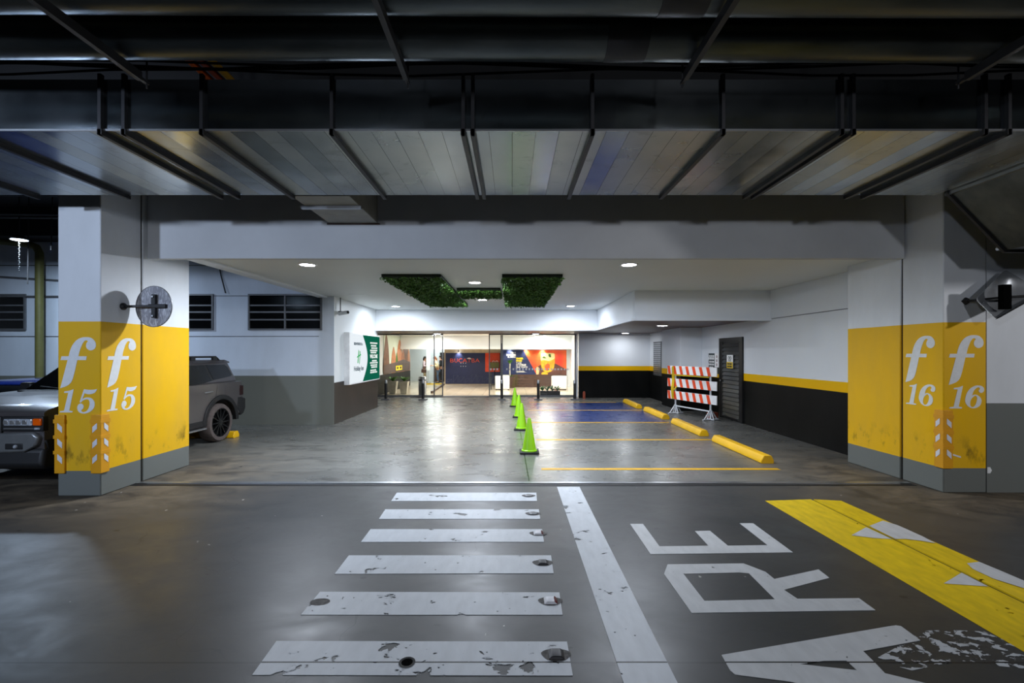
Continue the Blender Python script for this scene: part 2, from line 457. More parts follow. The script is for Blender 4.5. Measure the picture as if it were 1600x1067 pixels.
# bulkhead round the wooden canopy
bk = MB()
bk.box(-4.25, 2.66, 14.25, 14.35, 2.44, ZC)
struct(bk, 'wall_far', 'white_wall', 'white bulkhead above the glass entrance', 'wall')
struct(box(2.66, 2.76, 10.0, 14.35, 2.45, ZC), 'wall_side', 'white_wall', 'white bulkhead side running back to the entrance', 'wall')
struct(box(2.66, 5.6, 9.92, 10.02, 2.45, ZC), 'wall_front', 'white_wall', 'white bulkhead face above the orange barrier', 'wall')
tr = MB().box(-4.25, 2.62, 14.19, 14.26, 2.405, 2.455).box(2.58, 2.66, 9.86, 14.26, 2.405, 2.455).box(2.66, 5.6, 9.86, 9.92, 2.405, 2.455)
struct(tr, 'trim_5', 'white_wall', 'white lip along the bottom of the bulkhead', 'trim')
cw = MB().box(-5.6, 2.70, 14.30, 18.1, 2.46, 2.52).box(2.70, 5.6, 9.97, 18.1, 2.46, 2.52)
struct(cw, 'ceiling', 'wood', 'dark wooden boards under the canopy', 'ceiling')
# right hand side
struct(box(5.6, 5.8, 7.16, 15.2, 0, 5), 'wall_right', 'rwall', 'white wall with yellow stripe over black, right side', 'wall')
struct(box(4.97, 5.6, 13.5, 15.2, 0, ZC), 'pillar', 'rwall', 'white and black pier left of the barrier', 'pillar', bevel=.008)
struct(box(5.27, 5.45, 15.2, 17.5, 0, 2.5), 'wall_right', 'rwall', 'short dark side wall with a louvre beside the far pier', 'wall')
struct(box(2.56, 5.45, 17.5, 17.7, 0, 2.5), 'wall_far', 'rwall', 'far wall with yellow stripe over black', 'wall')
# left side
struct(box(-16, -4.2405, 10.9, 10.912, 0, 5), 'wall_left', 'lwall', 'blue white wall with grey base behind the parked cars', 'wall')
struct(box(-4.40, -4.24, 10.913, 14.45, 0, ZC), 'wall_left', 'swall', 'white wall with black base carrying the lit sign', 'wall')
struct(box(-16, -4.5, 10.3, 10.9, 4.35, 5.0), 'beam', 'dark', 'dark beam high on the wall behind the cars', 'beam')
# lobby shell
struct(box(-5.6, -5.45, 18, 24.3, 0, 2.55), 'wall_left', 'white_wall', 'white lobby wall carrying the photo poster', 'wall')
struct(box(-5.44, -5.40, 18.0, 24.3, 0.004, .80), 'baseboard_left', 'black', 'black base of the lobby wall behind the planters', 'baseboard')
struct(box(-7.0, -5.6, 24.2, 24.3, 0, 2.55), 'wall_left', 'white_wall')
struct(box(-7, 6, 27.8, 28, 0, 2.9), 'wall_far', 'white_wall', 'pale far wall of the lobby corridor', 'wall')
struct(box(-3.66, -.3, 24.8, 24.95, 0, 2.55), 'wall_far', 'cream', 'cream wall behind the navy banner', 'wall')
struct(box(-.50, 2.9, 22.95, 23.1, 0, 2.55), 'wall_far', 'white_wall', 'lobby wall behind the drink banner', 'wall')
struct(box(2.9, 3.05, 18.02, 23.1, 0, 2.55), 'wall_right', 'white_wall', 'white right wall of the lobby', 'wall')
struct(box(-7, 6, 18.1, 28, 2.56, 2.7), 'ceiling', 'white_wall', 'bright lobby ceiling', 'ceiling')
so = MB().box(-5.4, 2.9, 22.2, 22.3, 1.90, 2.56).box(-5.4, 2.9, 22.12, 22.2, 1.90, 2.06)
for x in (-3.6, -1.9, -.7, 1.0, 1.16): so.box(x, x+.012, 22.195, 22.2, 2.06, 2.5)
struct(so, 'trim_6', 'white_wall', 'white panelled soffit across the lobby', 'trim')
struct(box(2.50, 2.57, 17.86, 18.1, 0, 2.46), 'trim_7', 'white_wall', 'white jamb at the right end of the glass front', 'trim')
struct(box(-4.9, 5.2, 5.95, 6.03, 0, .012), 'trim_8', 'steel', 'steel expansion strip across the floor between the pillars', 'expansion joint')
struct(box(-4.9, 5.2, 5.87, 5.95, 0, .004), 'trim_9', 'black', 'black gap in front of the steel expansion strip', 'expansion joint')
struct(box(-3.9, -.9, 17.55, 18.3, 0.0, .012), 'trim_10', 'rubber', 'dark mat at the lobby doorway', 'mat')
struct(box(-5.5, 2.56, 17.9, 18.06, 0, .03), 'trim_11', 'greymetal')
ys = MB(); ys.hexa([(-3.45,19.4,.004),(-3.37,19.4,.004),(-3.62,24.6,.004),(-3.70,24.6,.004)], [(-3.45,19.4,.1),(-3.37,19.4,.1),(-3.62,24.6,.1),(-3.70,24.6,.1)])
struct(ys, 'trim_12', 'brown', 'dark kerb edge running into the lobby corridor', 'kerb')
struct(box(-4.9, -3.72, 24.9, 25.05, .004, .06), 'trim_13', 'tape', 'yellow step edge in front of the people', 'step edge')
struct(box(-4.62, -4.30, 27.3, 27.8, 0, .98), 'trim_14', 'brown')
struct(box(-4.35, -3.75, 27.6, 27.8, 0, 1.75), 'door_3', 'black', 'dark doorway behind the people in the lobby', 'door')

struct(box(-12, 12, 5.06, 5.42, 3.9, 5.0), 'beam', 'dark', 'added dark block hiding the lit pillar tops above the wide duct', 'beam')  # added dark box, keeps the gap over the duct black by covering lit pillar tops

# windows of the car bay wall
def window(i, x0, x1, z0, z1, label):
    f = MB(); t = .038; y0, y1 = 10.86, 10.9
    f.box(x0, x1, y0, y1, z1-t, z1).box(x0, x1, y0, y1, z0, z0+t).box(x0, x0+t, y0, y1, z0+t, z1-t).box(x1-t, x1, y0, y1, z0+t, z1-t)
    xm = (x0+x1)/2; f.box(xm-t/2, xm+t/2, y0+.005, y1, z0+t, z1-t)
    zm = (z0+z1)/2
    f.box(x0+t, xm-t/2, y0+.01, y1, zm-.02, zm+.02).box(xm+t/2, x1-t, y0+.01, y1, zm-.02, zm+.02)
    o = struct(f, 'window_%d' % i, 'greymetal', label, 'window')
    g = MB().box(x0+t, x1-t, 10.885, 10.895, z0+t, z1-t); build(g, 'glass_pane', 'glassdark', o)
    for zz in (zm+.16, zm-.18):
        build(MB().box(x0+t, x1-t, 10.872, 10.884, zz-.018, zz+.018), 'louvre_blade', 'greymetal', o)
    return o
window(1, -6.27, -4.52, 2.25, 3.11, 'double dark louvred window above the rear of the grey car')
window(2, -8.85, -7.10, 2.25, 3.11, 'dark louvred window half hidden by the f 15 pillar')
window(3, -13.3, -11.56, 2.25, 3.11, 'dark louvred window at the left edge behind the cars')
ln = MB().box(-16, -4.6, 10.885, 10.9, 3.06, 3.075).box(-16, -4.6, 10.885, 10.9, 2.10, 2.112).box(-16, -4.6, 10.885, 10.9, 3.78, 3.80)
struct(ln, 'trim_15', 'greymetal', 'thin plaster joints along the car bay wall', 'trim')
struct(box(5.592, 5.6, 7.2, 10.0, 2.44, 2.452), 'trim_16', 'greymetal', 'thin plaster joint along the right wall', 'trim')
# far side louvre
d = struct(MB().box(5.235, 5.27, 16.05, 16.95, .9, 2.12), 'window_4', 'greymetal', 'small grey louvre beside the far pier', 'window')
lv = MB()
for k in range(16): lv.box(5.222, 5.236, 16.1, 16.9, .95+k*.072, .99+k*.072)
build(lv, 'louvre_blades', 'steel', d)

# black louvred door on the right wall
dr = struct(MB().box(5.56, 5.6, 11.06, 11.14, 0, 2.10).box(5.56, 5.6, 12.22, 12.30, 0, 2.10).box(5.56, 5.6, 11.14, 12.22, 2.0, 2.10), 'door_1', 'black', 'black louvred metal door on the right wall', 'door')
leaf = MB().box(5.588, 5.594, 11.14, 12.22, .02, 2.0).box(5.572, 5.59, 11.14, 11.24, .02, 2.0).box(5.572, 5.59, 12.12, 12.22, .02, 2.0)
build(leaf, 'door_leaf', 'plastic', dr)
M['louvre'] = simple('dark glossy louvre', (92,95,96), .25, .75)
sl = MB()
for k in range(18):
    z = .08+k*.106
    sl.hexa([(5.5865,11.24,z+.075),(5.5865,12.12,z+.075),(5.5900,12.12,z+.081),(5.5900,11.24,z+.081)], [(5.5640,11.24,z-.01),(5.5640,12.12,z-.01),(5.5675,12.12,z-.004),(5.5675,11.24,z-.004)])
build(sl, 'louvre_slats', 'louvre', dr)
build(MB().ball((5.545,12.17,.98), .03).tube([(5.545,12.17,.98),(5.58,12.17,.98)], .012), 'door_knob', 'chrome', dr, smooth=True)

# ================================================================== FLOOR PAINT
def plate(name, mat, pts, label, cat, group=None, z=.003, hole=None):
    L = [pts] if hole is None else [pts, hole]
    return tag(build(MB().prism(L, lambda u, v, d: Vector((u, v, d)), .0008, z), name, mat), label, cat, group)
def ppx(pts): return [gp(*p) for p in pts]
rows = [((620,770),(838,770),(839,783),(611,783)), ((602,796),(842,796),(844,811),(592,811)), ((579,827),(847,827),(850,847),(564,847)),
        ((545,868),(861,868),(865,896),(523,897)), ((500,925),(874,926),(879,961),(470,961)), ((432,1002),(886,1003),(895,1056),(394,1055))]
names = ['farthest and shortest looking white crossing stripe, next to the steel strip', 'second white crossing stripe from the steel strip',
         'white crossing stripe with a long jagged crack of missing paint', 'white crossing stripe with a grey stud in an oval at its end',
         'white crossing stripe with a bare oval patch at its left end', 'nearest white crossing stripe with a drain hole in it']
for r, nm, mt in zip(rows, names, ('stripe','stripe','stripe','stripe','stripe','stripe_worn')):
    plate('crossing_stripe', mt, ppx(r), nm, 'road marking', 'white crossing stripes')
plate('lane_line', 'stripe', [(.577,1.2),(.852,1.2),(.858,5.82),(.572,5.82)], 'long white lane line right of the crossing stripes', 'road marking')
def c7(p): return gp(850+p[0]*.46875, 740+p[1]*.46875)
def c5(p): return gp(1100+p[0]*.3125, 940+p[1]*.3125)
plate('floor_letter', 'letterpaint', [c7(p) for p in [(287,168),(330,168),(385,243),(548,241),(503,192),(553,191),(613,241),(745,239),(652,166),(697,166),(830,263),(355,269)]],
      'white floor letter E', 'floor lettering', 'white letters painted on the floor')
plate('floor_letter', 'letterpaint', [c7(p) for p in [(412,303),(665,300),(738,328),(768,352),(915,320),(951,348),(800,388),(845,418),(1050,416),(1105,456),(492,465),(400,335)]],
      'white floor letter R', 'floor lettering', 'white letters painted on the floor', hole=[c7(p) for p in [(465,335),(650,330),(683,333),(770,420),(535,425)]])
ap = [c5(p) for p in [(88,268),(930,124),(960,120),(985,124),(1082,195),(795,248),(845,297),(905,360)]]
plate('floor_letter', 'letterpaint', ap+[(2.42,2.215),(2.42,2.0),c5((430,401)),c5((155,366)),c5((130,345))], 'white floor letter A, cut off by the photo edge', 'floor lettering', 'white letters painted on the floor',
      hole=[c5(p) for p in [(476,314),(600,297),(712,296),(765,345)]])
plate('paint_remains', 'remains', [c5(p) for p in [(1085,150),(1170,140),(1400,150),(1600,235),(1600,335),(1250,300),(1040,345),(850,290),(990,215)]], 'flaky remains of white paint right of the letter A', 'road marking', z=.002)

for y, x0, x1, nm in ((6.72,.43,3.92,'nearest yellow bay line, by the first cone'), (9.0,.48,3.92,'second yellow bay line from the front'),
                      (11.25,.45,3.86,'yellow bay line at the front edge of the blue bays'), (13.65,.45,3.86,'yellow bay line between the two blue bays'), (15.85,.6,3.6,'farthest yellow bay line, near the bollards')):
    plate('bay_line', 'yline', [(x0,y-.05),(x1,y-.05),(x1,y+.05),(x0,y+.05)], nm, 'road marking', 'yellow parking bay lines', z=.0025)

# yellow ramp strip with white arrows and a dark joint
def rz(x): return .004+max(0, min(1, (x-2.92)/.66))*.02 if x < 3.58 else .024-(x-3.58)/.26*.02
rp = MB(); xs = [2.915,3.2,3.53]; 
rp.hexa([(2.915,1.2,.0008),(3.44,1.2,.0008),(3.44,5.27,.0008),(2.915,5.27,.0008)], [(2.915,1.2,.003),(3.44,1.2,.02),(3.44,5.27,.02),(2.915,5.27,.003)])
rp.hexa([(3.475,1.2,.0008),(3.83,1.2,.0008),(3.79,5.27,.0008),(3.475,5.27,.0008)], [(3.475,1.2,.02),(3.83,1.2,.003),(3.79,5.27,.003),(3.475,5.27,.02)])
yr = tag(build(rp, 'speed_ramp', 'ramp'), 'long yellow painted ramp strip with white arrows right of the letters', 'speed ramp')
build(box(3.44, 3.475, 1.2, 5.27, .0008, .008), 'joint_groove', 'black', yr)
def arrow(pts):
    o = MB().prism([c7(p) for p in pts], lambda u, v, d: Vector((u, v, d+(.0222-max(0,u-3.475)/.335*.016 if u > 3.46 else .0048+(u-2.915)/.525*.017))), .0005, .0022)
    build(o, 'arrow_mark', 'letterpaint', yr)
arrow([(1025,210),(1074,186),(1110,203),(1160,226),(1100,221)]); arrow([(1084,182),(1130,160),(1180,175),(1225,195),(1262,212),(1305,235),(1255,228),(1205,224),(1172,226)])
arrow([(1333,372),(1392,340),(1480,386)]); arrow([(1410,305),(1450,297),(1530,330),(1600,360),(1600,388),(1500,358),(1430,325)])

# road studs at the ends of the stripes
def stud(px, py, kind, label):
    x, y = gp(px, py); r = thing('road_stud', (x, y, .003), label, 'road stud', 'road studs at the ends of the stripes')
    M_ring = 'stain'
    ring = MB(); ring.add([(x+.082*math.cos(a)*(1+.1*math.sin(3*a)), y+.055*math.sin(a), .0045) for a in [2*PI*k/20 for k in range(20)]], [tuple(range(20))])
    build(ring, 'glue_patch', 'stain', r)
    if kind == 'worn':
        b = MB().lathe([(.05,.0045),(.045,.012),(.03,.016)], (x,y,0), 9); build(b, 'stud_stump', 'greymetal', r); return
    b = MB(); hx, hy, h = .046, .044, .019
    b.hexa([(x-hx,y-hy,.0045),(x+hx,y-hy,.0045),(x+hx,y+hy,.0045),(x-hx,y+hy,.0045)], [(x-hx*.55,y-hy*.8,h),(x+hx*.55,y-hy*.8,h),(x+hx*.55,y+hy*.8,h),(x-hx*.55,y+hy*.8,h)])
    build(b, 'stud_body', 'reflector' if kind == 'red' else 'darkmetal', r, bevel=.004)
    if kind == 'red':
        q = MB().hexa([(x+hx*.62,y-hy*.8,.008),(x+hx*1.02,y-hy*.8,.006),(x+hx*1.02,y+hy*.8,.006),(x+hx*.62,y+hy*.8,.008)], [(x+hx*.6,y-hy*.7,.024),(x+hx*.8,y-hy*.7,.018),(x+hx*.8,y+hy*.7,.018),(x+hx*.6,y+hy*.7,.024)])
        build(q, 'red_reflector', 'redlens', r)
M['stain'] = simple('grey glue stain', (92,90,88), .8, var=.5, scale=40)
stud(826, 775, 'worn', 'worn stud stump on the farthest crossing stripe')
stud(833, 803, 'worn', 'worn stud stump on the second crossing stripe from the steel strip')
stud(841, 834, 'red', 'small white and red stud on the cracked crossing stripe')
stud(848, 880, 'grey', 'grey stud in a pale oval on the fourth crossing stripe')
stud(860, 940, 'red', 'white stud with red end on the second nearest stripe')
stud(869, 1024, 'grey', 'dark broken stud on the nearest crossing stripe')
x, y = gp(403+97, 941); plate('bare_patch', 'stain', [(x+.068*math.cos(a), y+.045*math.sin(a)) for a in [2*PI*k/14 for k in range(14)]], 'bare oval where a stud is missing on the second nearest stripe', 'bare patch', z=.004)
# drain
x, y = gp(636, 1036); r = thing('floor_drain', (x, y, .003), 'small round black drain hole in the nearest crossing stripe', 'drain')
build(MB().lathe([(.03,.0035),(.042,.0035),(.045,.006),(.036,.007),(.03,.0045)], (x,y,0), 24, ring=True), 'drain_ring', 'rubber', r, smooth=True)
build(MB().lathe([(.0005,.0045),(.031,.0045),(.031,.005),(.0005,.005)], (x,y,0), 24), 'drain_hole', 'hole', r)

# ================================================================== PILLAR LETTERS AND GUARDS
GF = [(72,697,1),(160,362,1),(75,362,1),(88,317,1),(172,317,1),(188,255),(215,190),(262,130),(318,98),(375,89),(440,98),(485,140),(497,188),(481,228),(440,247),(403,236),(381,205),(384,165),(400,139),(384,127),(362,135),(338,168),(315,222),(298,275),(290,317,1),(388,317,1),(380,362,1),(275,362,1),(243,505),(215,600),(185,645),(145,672)]
G1 = [(66,985,1),(70,970,1),(118,964,1),(168,752,1),(118,752,1),(122,735,1),(180,727),(232,708,1),(180,964,1),(222,970,1),(216,985,1)]
G5 = [(355,708,1),(415,716),(470,714),(512,707,1),(488,746),(450,764),(405,768),(362,757,1),(334,832,1),(350,818),(390,806),(440,815),(474,850),(482,890),(470,935),(430,975),(370,998),(315,992),(283,965),(275,920),(295,886),(325,880),(350,905),(345,938),(322,962),(345,982),(385,968),(412,930),(423,880),(415,842),(393,828),(360,835),(335,850),(318,868,1),(303,862,1)]
G6 = [(1010,702),(1019,735),(1003,763),(972,768),(953,745),(968,718),(948,702),(918,716),(890,750),(872,803,1),(905,790),(948,802),(980,838),(986,880),(966,925),(920,952),(868,955),(820,930),(790,880),(792,825),(815,760),(860,708),(918,681),(972,681)]
G6H = [(882,822),(912,805),(932,828),(927,880),(906,925),(876,943),(852,925),(850,882),(862,845)]
def shape(g): return spline(g, 5)
K = 1/7.62*5.45/715
def paint_mark(parent, plane, u0, z0, digit6, flip=1):
    """plane: function (u metres right, z, d outwards) -> point; u measured from the left tip of the f"""
    def fn(u, v, d): return plane(u0+(u-72)*K, z0-(v-90)*K, d)
    def fn6(u, v, d): return plane(u0+(u-587+0)*K, z0-(v-66)*K, d)
    build(MB().prism(shape(GF), fn, .0005, .003), 'painted_letter', 'letter', parent)
    if not digit6:
        build(MB().prism(shape(G1), fn, .0005, .003), 'painted_digit', 'letter', parent)
        build(MB().prism(shape(G5), fn, .0005, .003), 'painted_digit', 'letter', parent)
    else:
        def f1(u, v, d): return plane(u0+(u-72+14)*K, z0-(v-90-2)*K, d)
        build(MB().prism(shape(G1), f1, .0005, .003), 'painted_digit', 'letter', parent)
        build(MB().prism([shape(G6), shape(G6H)], fn6, .0005, .003), 'painted_digit', 'letter', parent)
zl = H-(526.8-HOR)*5.45/F
paint_mark(pl1, lambda u, z, d: Vector((u, 5.45-d, z)), (94.4-800)*5.45/F, zl, 0)
paint_mark(pl1, lambda u, z, d: Vector((-4.90+d, u, z)), 5.535, zl, 0)
zr = H-(523.6-HOR)*5.58/F
paint_mark(pr1, lambda u, z, d: Vector((u, 5.58-d, z)), (1482-800)*5.58/F, zr, 1)
paint_mark(pr1, lambda u, z, d: Vector((5.26-d, -u, z)), -6.115, zr, 1)

def corner_guard(x, y, sx, sy, z0, z1, label, patches):
    """angle guard on the corner at (x, y); legs run along sx (in x) and sy (in y)"""
    r = thing('corner_guard', (x, y, z0), label, 'corner guard', 'yellow rubber corner guards')
    t, L = .022, .10
    prof = [(-t,-t),(L,-t),(L,-.002),(-.002,-.002),(-.002,L),(-t,L)]
    P = lambda u, v, z: Vector((x+sx*u, y+sy*v, z))
    gbod = build(MB().prism(prof, P, z0, z1), 'guard_body', 'guard', r, bevel=.006)
    hh = (z1-z0)
    for k in range(3):
        zc = z0+hh*(.25+.265*k); a = .035; sk = .025
        if 'f' in patches:
            b = MB().hexa([P(.02,-t-.004,zc-a+sk),P(.075,-t-.004,zc-a-sk),P(.075,-t+.001,zc-a-sk),P(.02,-t+.001,zc-a+sk)], [P(.02,-t-.004,zc+a+sk),P(.075,-t-.004,zc+a-sk),P(.075,-t+.001,zc+a-sk),P(.02,-t+.001,zc+a+sk)])
            build(b, 'reflective_patch', 'reflector', gbod)
        if 's' in patches:
            b = MB().hexa([P(-t-.004,.02,zc-a+sk),P(-t-.004,.075,zc-a-sk),P(-t+.001,.075,zc-a-sk),P(-t+.001,.02,zc-a+sk)], [P(-t-.004,.02,zc+a+sk),P(-t-.004,.075,zc+a-sk),P(-t+.001,.075,zc+a-sk),P(-t+.001,.02,zc+a+sk)])
            build(b, 'reflective_patch', 'reflector', gbod)
        # raised ribs between the patches
        build(MB().prism([(-t-.006,-t-.006),(L+.004,-t-.006),(L+.004,-t+.002),(-t+.002,-t+.002),(-t+.002,L+.004),(-t-.006,L+.004)], P, zc+.055 if k < 2 else zc+.055, zc+.095 if k < 2 else zc+.10), 'guard_rib', 'guard', r)
zt = H-(648-HOR)*5.45/F
corner_guard(-5.41, 5.45, 1, 1, .275, zt, 'yellow corner guard beside the grey car headlight', 'f')
corner_guard(-4.90, 5.45, -1, 1, .275, zt, 'yellow corner guard on the inner corner of the f 15 pillar', 'fs')
corner_guard(5.26, 5.58, 1, 1, .30, H-(641-HOR)*5.58/F, 'yellow corner guard on the f 16 pillar', 'fs')
build(MB().hexa([(5.275,5.576,.485),(5.47,5.576,.425),(5.47,5.5795,.425),(5.275,5.5795,.485)], [(5.275,5.576,.505),(5.47,5.576,.445),(5.47,5.5795,.445),(5.275,5.5795,.505)]), 'scrape_mark', 'letter', pr1)
build(MB().prism([(5.805,.235),(5.84,.235),(5.86,.27),(5.84,.31),(5.805,.31)], lambda u, v, d: Vector((u, 5.59-d, v)), .0002, .003), 'filler_patch', 'letter', wf)

# convex mirror, round
def round_mirror():
    r = thing('convex_mirror', (-4.90, 5.74, 2.30), 'round convex mirror seen from behind on the f 15 pillar', 'mirror')
    c = Vector((-4.585, 5.86, 2.30)); m = rot('X', -90) @ rot('Y', 0)
    prof = [(.0005,-.012)]+[(.262*math.sin(a), -.012+.07*(1-math.cos(a))*0) for a in ()]
    R = .262
    dome = [(max(.0005, R*k/8), .035*(1-(k/8)**2)) for k in range(9)]
    prof = [(.0005,-.004),(R*.5,-.004),(R,-.002)]+[(R, .002)]+[(q, zz+.003) for q, zz in reversed(dome)]
    mt = (rot('Z', -8) @ rot('X', -90)).to_3x3()       # the bulging side looks away from the camera
    build(MB().lathe(prof, c, 40, mt), 'mirror_dome', 'acrylic', r, smooth=True)
    build(MB().lathe([(R-.004,-.005),(R+.003,-.005),(R+.003,.005),(R-.004,.005)], c, 40, mt, ring=True), 'rim', 'greymetal', r, smooth=True)
    y = 5.83
    build(MB().lathe([(.045,0),(.045,.02),(.03,.035),(.0005,.035)], (-4.90,5.76,2.29), 18, rot('Y', 90).to_3x3()), 'wall_flange', 'darkmetal', r, smooth=True)
    build(MB().tube([(-4.90,5.76,2.29),(-4.80,5.80,2.295),(-4.42,5.815,2.30)], .017, 10), 'arm', 'darkmetal', r, smooth=True)
    build(MB().box(c.x+.005, c.x+.055, 5.805, 5.845, 2.15, 2.45), 'bracket_bar', 'plastic', r, bevel=.004)
    build(MB().box(c.x-.03, c.x+.19, 5.80, 5.84, 2.275, 2.325), 'bracket_bar', 'plastic', r, bevel=.004)
    for zz in (2.175, 2.42): build(MB().tube([(c.x+.03,5.80,zz),(c.x+.03,5.79,zz)], .012, 8), 'bolt', 'steel', r)
round_mirror()
# square domed mirror on the right, tilted onto a corner
def square_mirror():
    r = thing('convex_mirror', (5.52, 5.58, 2.33), 'square tilted convex mirror seen from behind right of the f 16 pillar', 'mirror')
    n = 16; vs = []; fs = []
    cl, ct, cr, cb = (Vector(at(*q)) for q in ((1524,468,5.36), (1570,421,5.46), (1630,457,5.33), (1556,499,5.22)))
    nr = (cr-cl).cross(ct-cb).normalized()
    if nr.y < 0: nr = -nr
    def quad(u, v, d):                                             # u, v in -1..1
        a_, b_ = (u+1)/2, (v+1)/2
        return cl*(1-a_)*(1-b_)+ct*(1-a_)*b_+cb*a_*(1-b_)+cr*a_*b_+nr*d
    for side in (0, 1):
        for i in range(n+1):
            for j in range(n+1):
                u = 2*i/n-1; v = 2*j/n-1
                k = 1/(abs(u)**14+abs(v)**14+1e-9)**(1/14)*max(abs(u), abs(v)) if (u or v) else 1
                k = min(1, k)
                vs.append(quad(u*k, v*k, .08*(1-u*u)*(1-v*v)-(.006 if side else 0)))
    N = (n+1)**2
    for s in (0, 1):
        for i in range(n):
            for j in range(n):
                q = [s*N+i*(n+1)+j, s*N+(i+1)*(n+1)+j, s*N+(i+1)*(n+1)+j+1, s*N+i*(n+1)+j+1]
                fs.append(tuple(q if s else reversed(q)))
    edge = [i*(n+1) for i in range(n+1)]+[n*(n+1)+j for j in range(1, n+1)]+[i*(n+1)+n for i in range(n-1, -1, -1)]+[j for j in range(n-1, 0, -1)]
    for i in range(len(edge)):
        p, q = edge[i], edge[(i+1) % len(edge)]; fs.append((p, q, q+N, p+N))
    build(MB().add(vs, fs), 'mirror_dome', 'mirrorback', r, smooth=True)
    # downturned lip along the lower edge
    lip = MB(); 
    lip.hexa([quad(.97,-.97,-.05),quad(1.03,-1.0,-.05),quad(1.03,1,-.05),quad(.97,.97,-.05)], [quad(.96,-.96,.01),quad(1.0,-.98,.01),quad(1.0,.98,.01),quad(.96,.96,.01)])
    build(lip, 'lower_lip', 'plastic', r)
    wx, wz = 5.52, 2.335
    build(MB().lathe([(.045,0),(.045,.02),(.028,.05),(.0005,.05)], (wx,5.58,wz), 4, rot('X', 90).to_3x3()), 'wall_flange', 'plastic', r)
    e = Vector(at(1612, 462, 5.22))
    build(MB().tube([(wx,5.55,wz),(wx+.03,5.42,wz), (wx+.12,5.24,wz+.005), e], .015, 8), 'arm', 'plastic', r, smooth=True)
    b = Vector(at(1570, 464, 5.20))
    build(MB().box(b.x-.05, b.x+.05, b.y-.03, b.y+.03, b.z-.14, b.z+.14), 'bracket_bar', 'hole', r, bevel=.006)
M['mirrorback'] = simple('shiny grey mirror back', (206,210,214), .18, .7)
square_mirror()

# ================================================================== DUCTS OVERHEAD
Y0, Y1, ZB, ZT = 3.56, 5.0, 3.43, 3.83       # the wide flat duct passes in front of the pillars
dct = thing('air_duct', (0, 4.3, ZB), 'wide flat galvanised air duct running across the whole ceiling', 'duct')
build(box(-12, 4.63, Y0, Y1, ZB, ZT), 'duct_casing', 'galv', dct)
def front_x(px): return (px-800)*Y0/F
for p in [-245,-45, 160, 197, 318, 520, 724, 739, 925, 1128, 1312, 1330, 1535, 1572]:
    x = front_x(p); wd = .018
    b = MB().box(x-wd, x+wd, Y0-.03, Y1+.03, ZB-.04, ZB+.002).box(x-wd*.7, x+wd*.7, Y0-.03, Y0+.002, ZB-.04, ZT+.03)
    build(b, 'hanger_channel', 'darkmetal', dct)
build(box(-12, 4.63, Y0-.01, Y0+.002, ZB-.004, ZB+.012), 'edge_fold', 'steel', dct)
t2 = thing('air_duct', (6.2, 4.3, 2.8), 'duct branch sloping down at the right edge above the square mirror', 'duct')
build(MB().prism([(4.64,ZB),(5.26,2.80),(8.0,2.80),(8.0,ZT),(4.64,ZT)], lambda u, v, d: Vector((u, d, v)), Y0, 4.89), 'duct_casing', 'pipe', t2)
build(MB().box(4.65, 4.685, Y0, 4.92, ZB-.04, ZB), 'hanger_channel', 'steel', t2)
build(MB().hexa([(4.63,4.87,ZB-.02),(5.25,4.87,2.775),(5.25,4.90,2.775),(4.63,4.90,ZB-.02)], [(4.63,4.87,ZB+.01),(5.27,4.87,2.80),(5.27,4.90,2.80),(4.63,4.90,ZB+.01)]), 'edge_fold', 'black', t2)
build(MB().box(5.26, 8.0, 4.87, 4.90, 2.775, 2.805), 'edge_fold', 'black', t2)
build(MB().tube([(5.25,4.95,2.83),(5.6,4.95,2.83)], .02, 8), 'hanger_rod', 'steel', t2)
bt = thing('duct_boot', (-2.1, 5.55, ZB), 'short duct branch from the wide duct into the beam, left of centre', 'duct')
build(MB().box(-2.43, -1.79, Y1+.034, 6.098, ZB, ZT-.02), 'boot_casing', 'bootmetal', bt, bevel=.006)
build(MB().box(-2.47, -1.77, 5.36, 5.40, ZB-.035, ZB), 'support_angle', 'steel', bt)
build(MB().box(-2.46, -1.76, 6.08, 6.098, ZB-.018, ZB), 'rusty_flashing', 'brown', bt)

for yy, zz, label in ((2.66, 3.845, 'round metal duct nearest the camera at the top of the picture'), (3.06, 3.83, 'second round metal duct just in front of the wide flat duct')):
    r = thing('round_duct', (0, yy, zz-.15), label, 'duct', 'pair of round ducts')
    build(MB().tube([(-8,yy,zz+.03),(8,yy,zz-.03)], .153, 36), 'duct_pipe', 'pipe', r, smooth=True)
    for cx in ((.86,) if yy < 2.8 else (.62,)):
        build(MB().tube([(cx,yy,zz),(cx+.27,yy,zz)], .16, 36), 'sleeve', 'darkmetal', r, smooth=True)
for x, nm in ((-2.594,'left steel channel under the round ducts'), (-.739,'steel channel under the round ducts, left of centre'), (1.21,'steel channel under the round ducts, right of centre'), (3.17,'steel channel under the round ducts at the far right')):
    b = MB().box(x-.017, x+.017, 1.9, 3.19, 3.60, 3.66).tube([(x,3.25,3.58),(x,3.25,5.0)], .006, 6).tube([(x,2.02,3.66),(x,2.02,5.0)], .006, 6).box(x-.012, x+.012, 3.18, 3.26, 3.61, 3.63)
    tag(build(b, 'duct_hanger', 'darkmetal'), nm, 'bracket', 'steel channels under the round ducts')
for k, (dx, mt) in enumerate(((0,'orangepipe'),(.11,'redpipe'),(.21,'mustard'))):
    if mt not in M: M[mt] = simple(mt, ((190,82,20),(140,60,40),(160,120,30))[k], .5)
    x = -3.02+dx
    tag(build(MB().tube([(x,3.3,4.45),(x-.02,5.4,4.45)], .032, 12), 'ceiling_pipe', mt, smooth=True), ('orange pipe above the wide duct, left of its neighbours','dull red pipe between two others above the wide duct','mustard pipe above the wide duct, right of its neighbours')[k], 'pipe', 'coloured pipes above the duct')
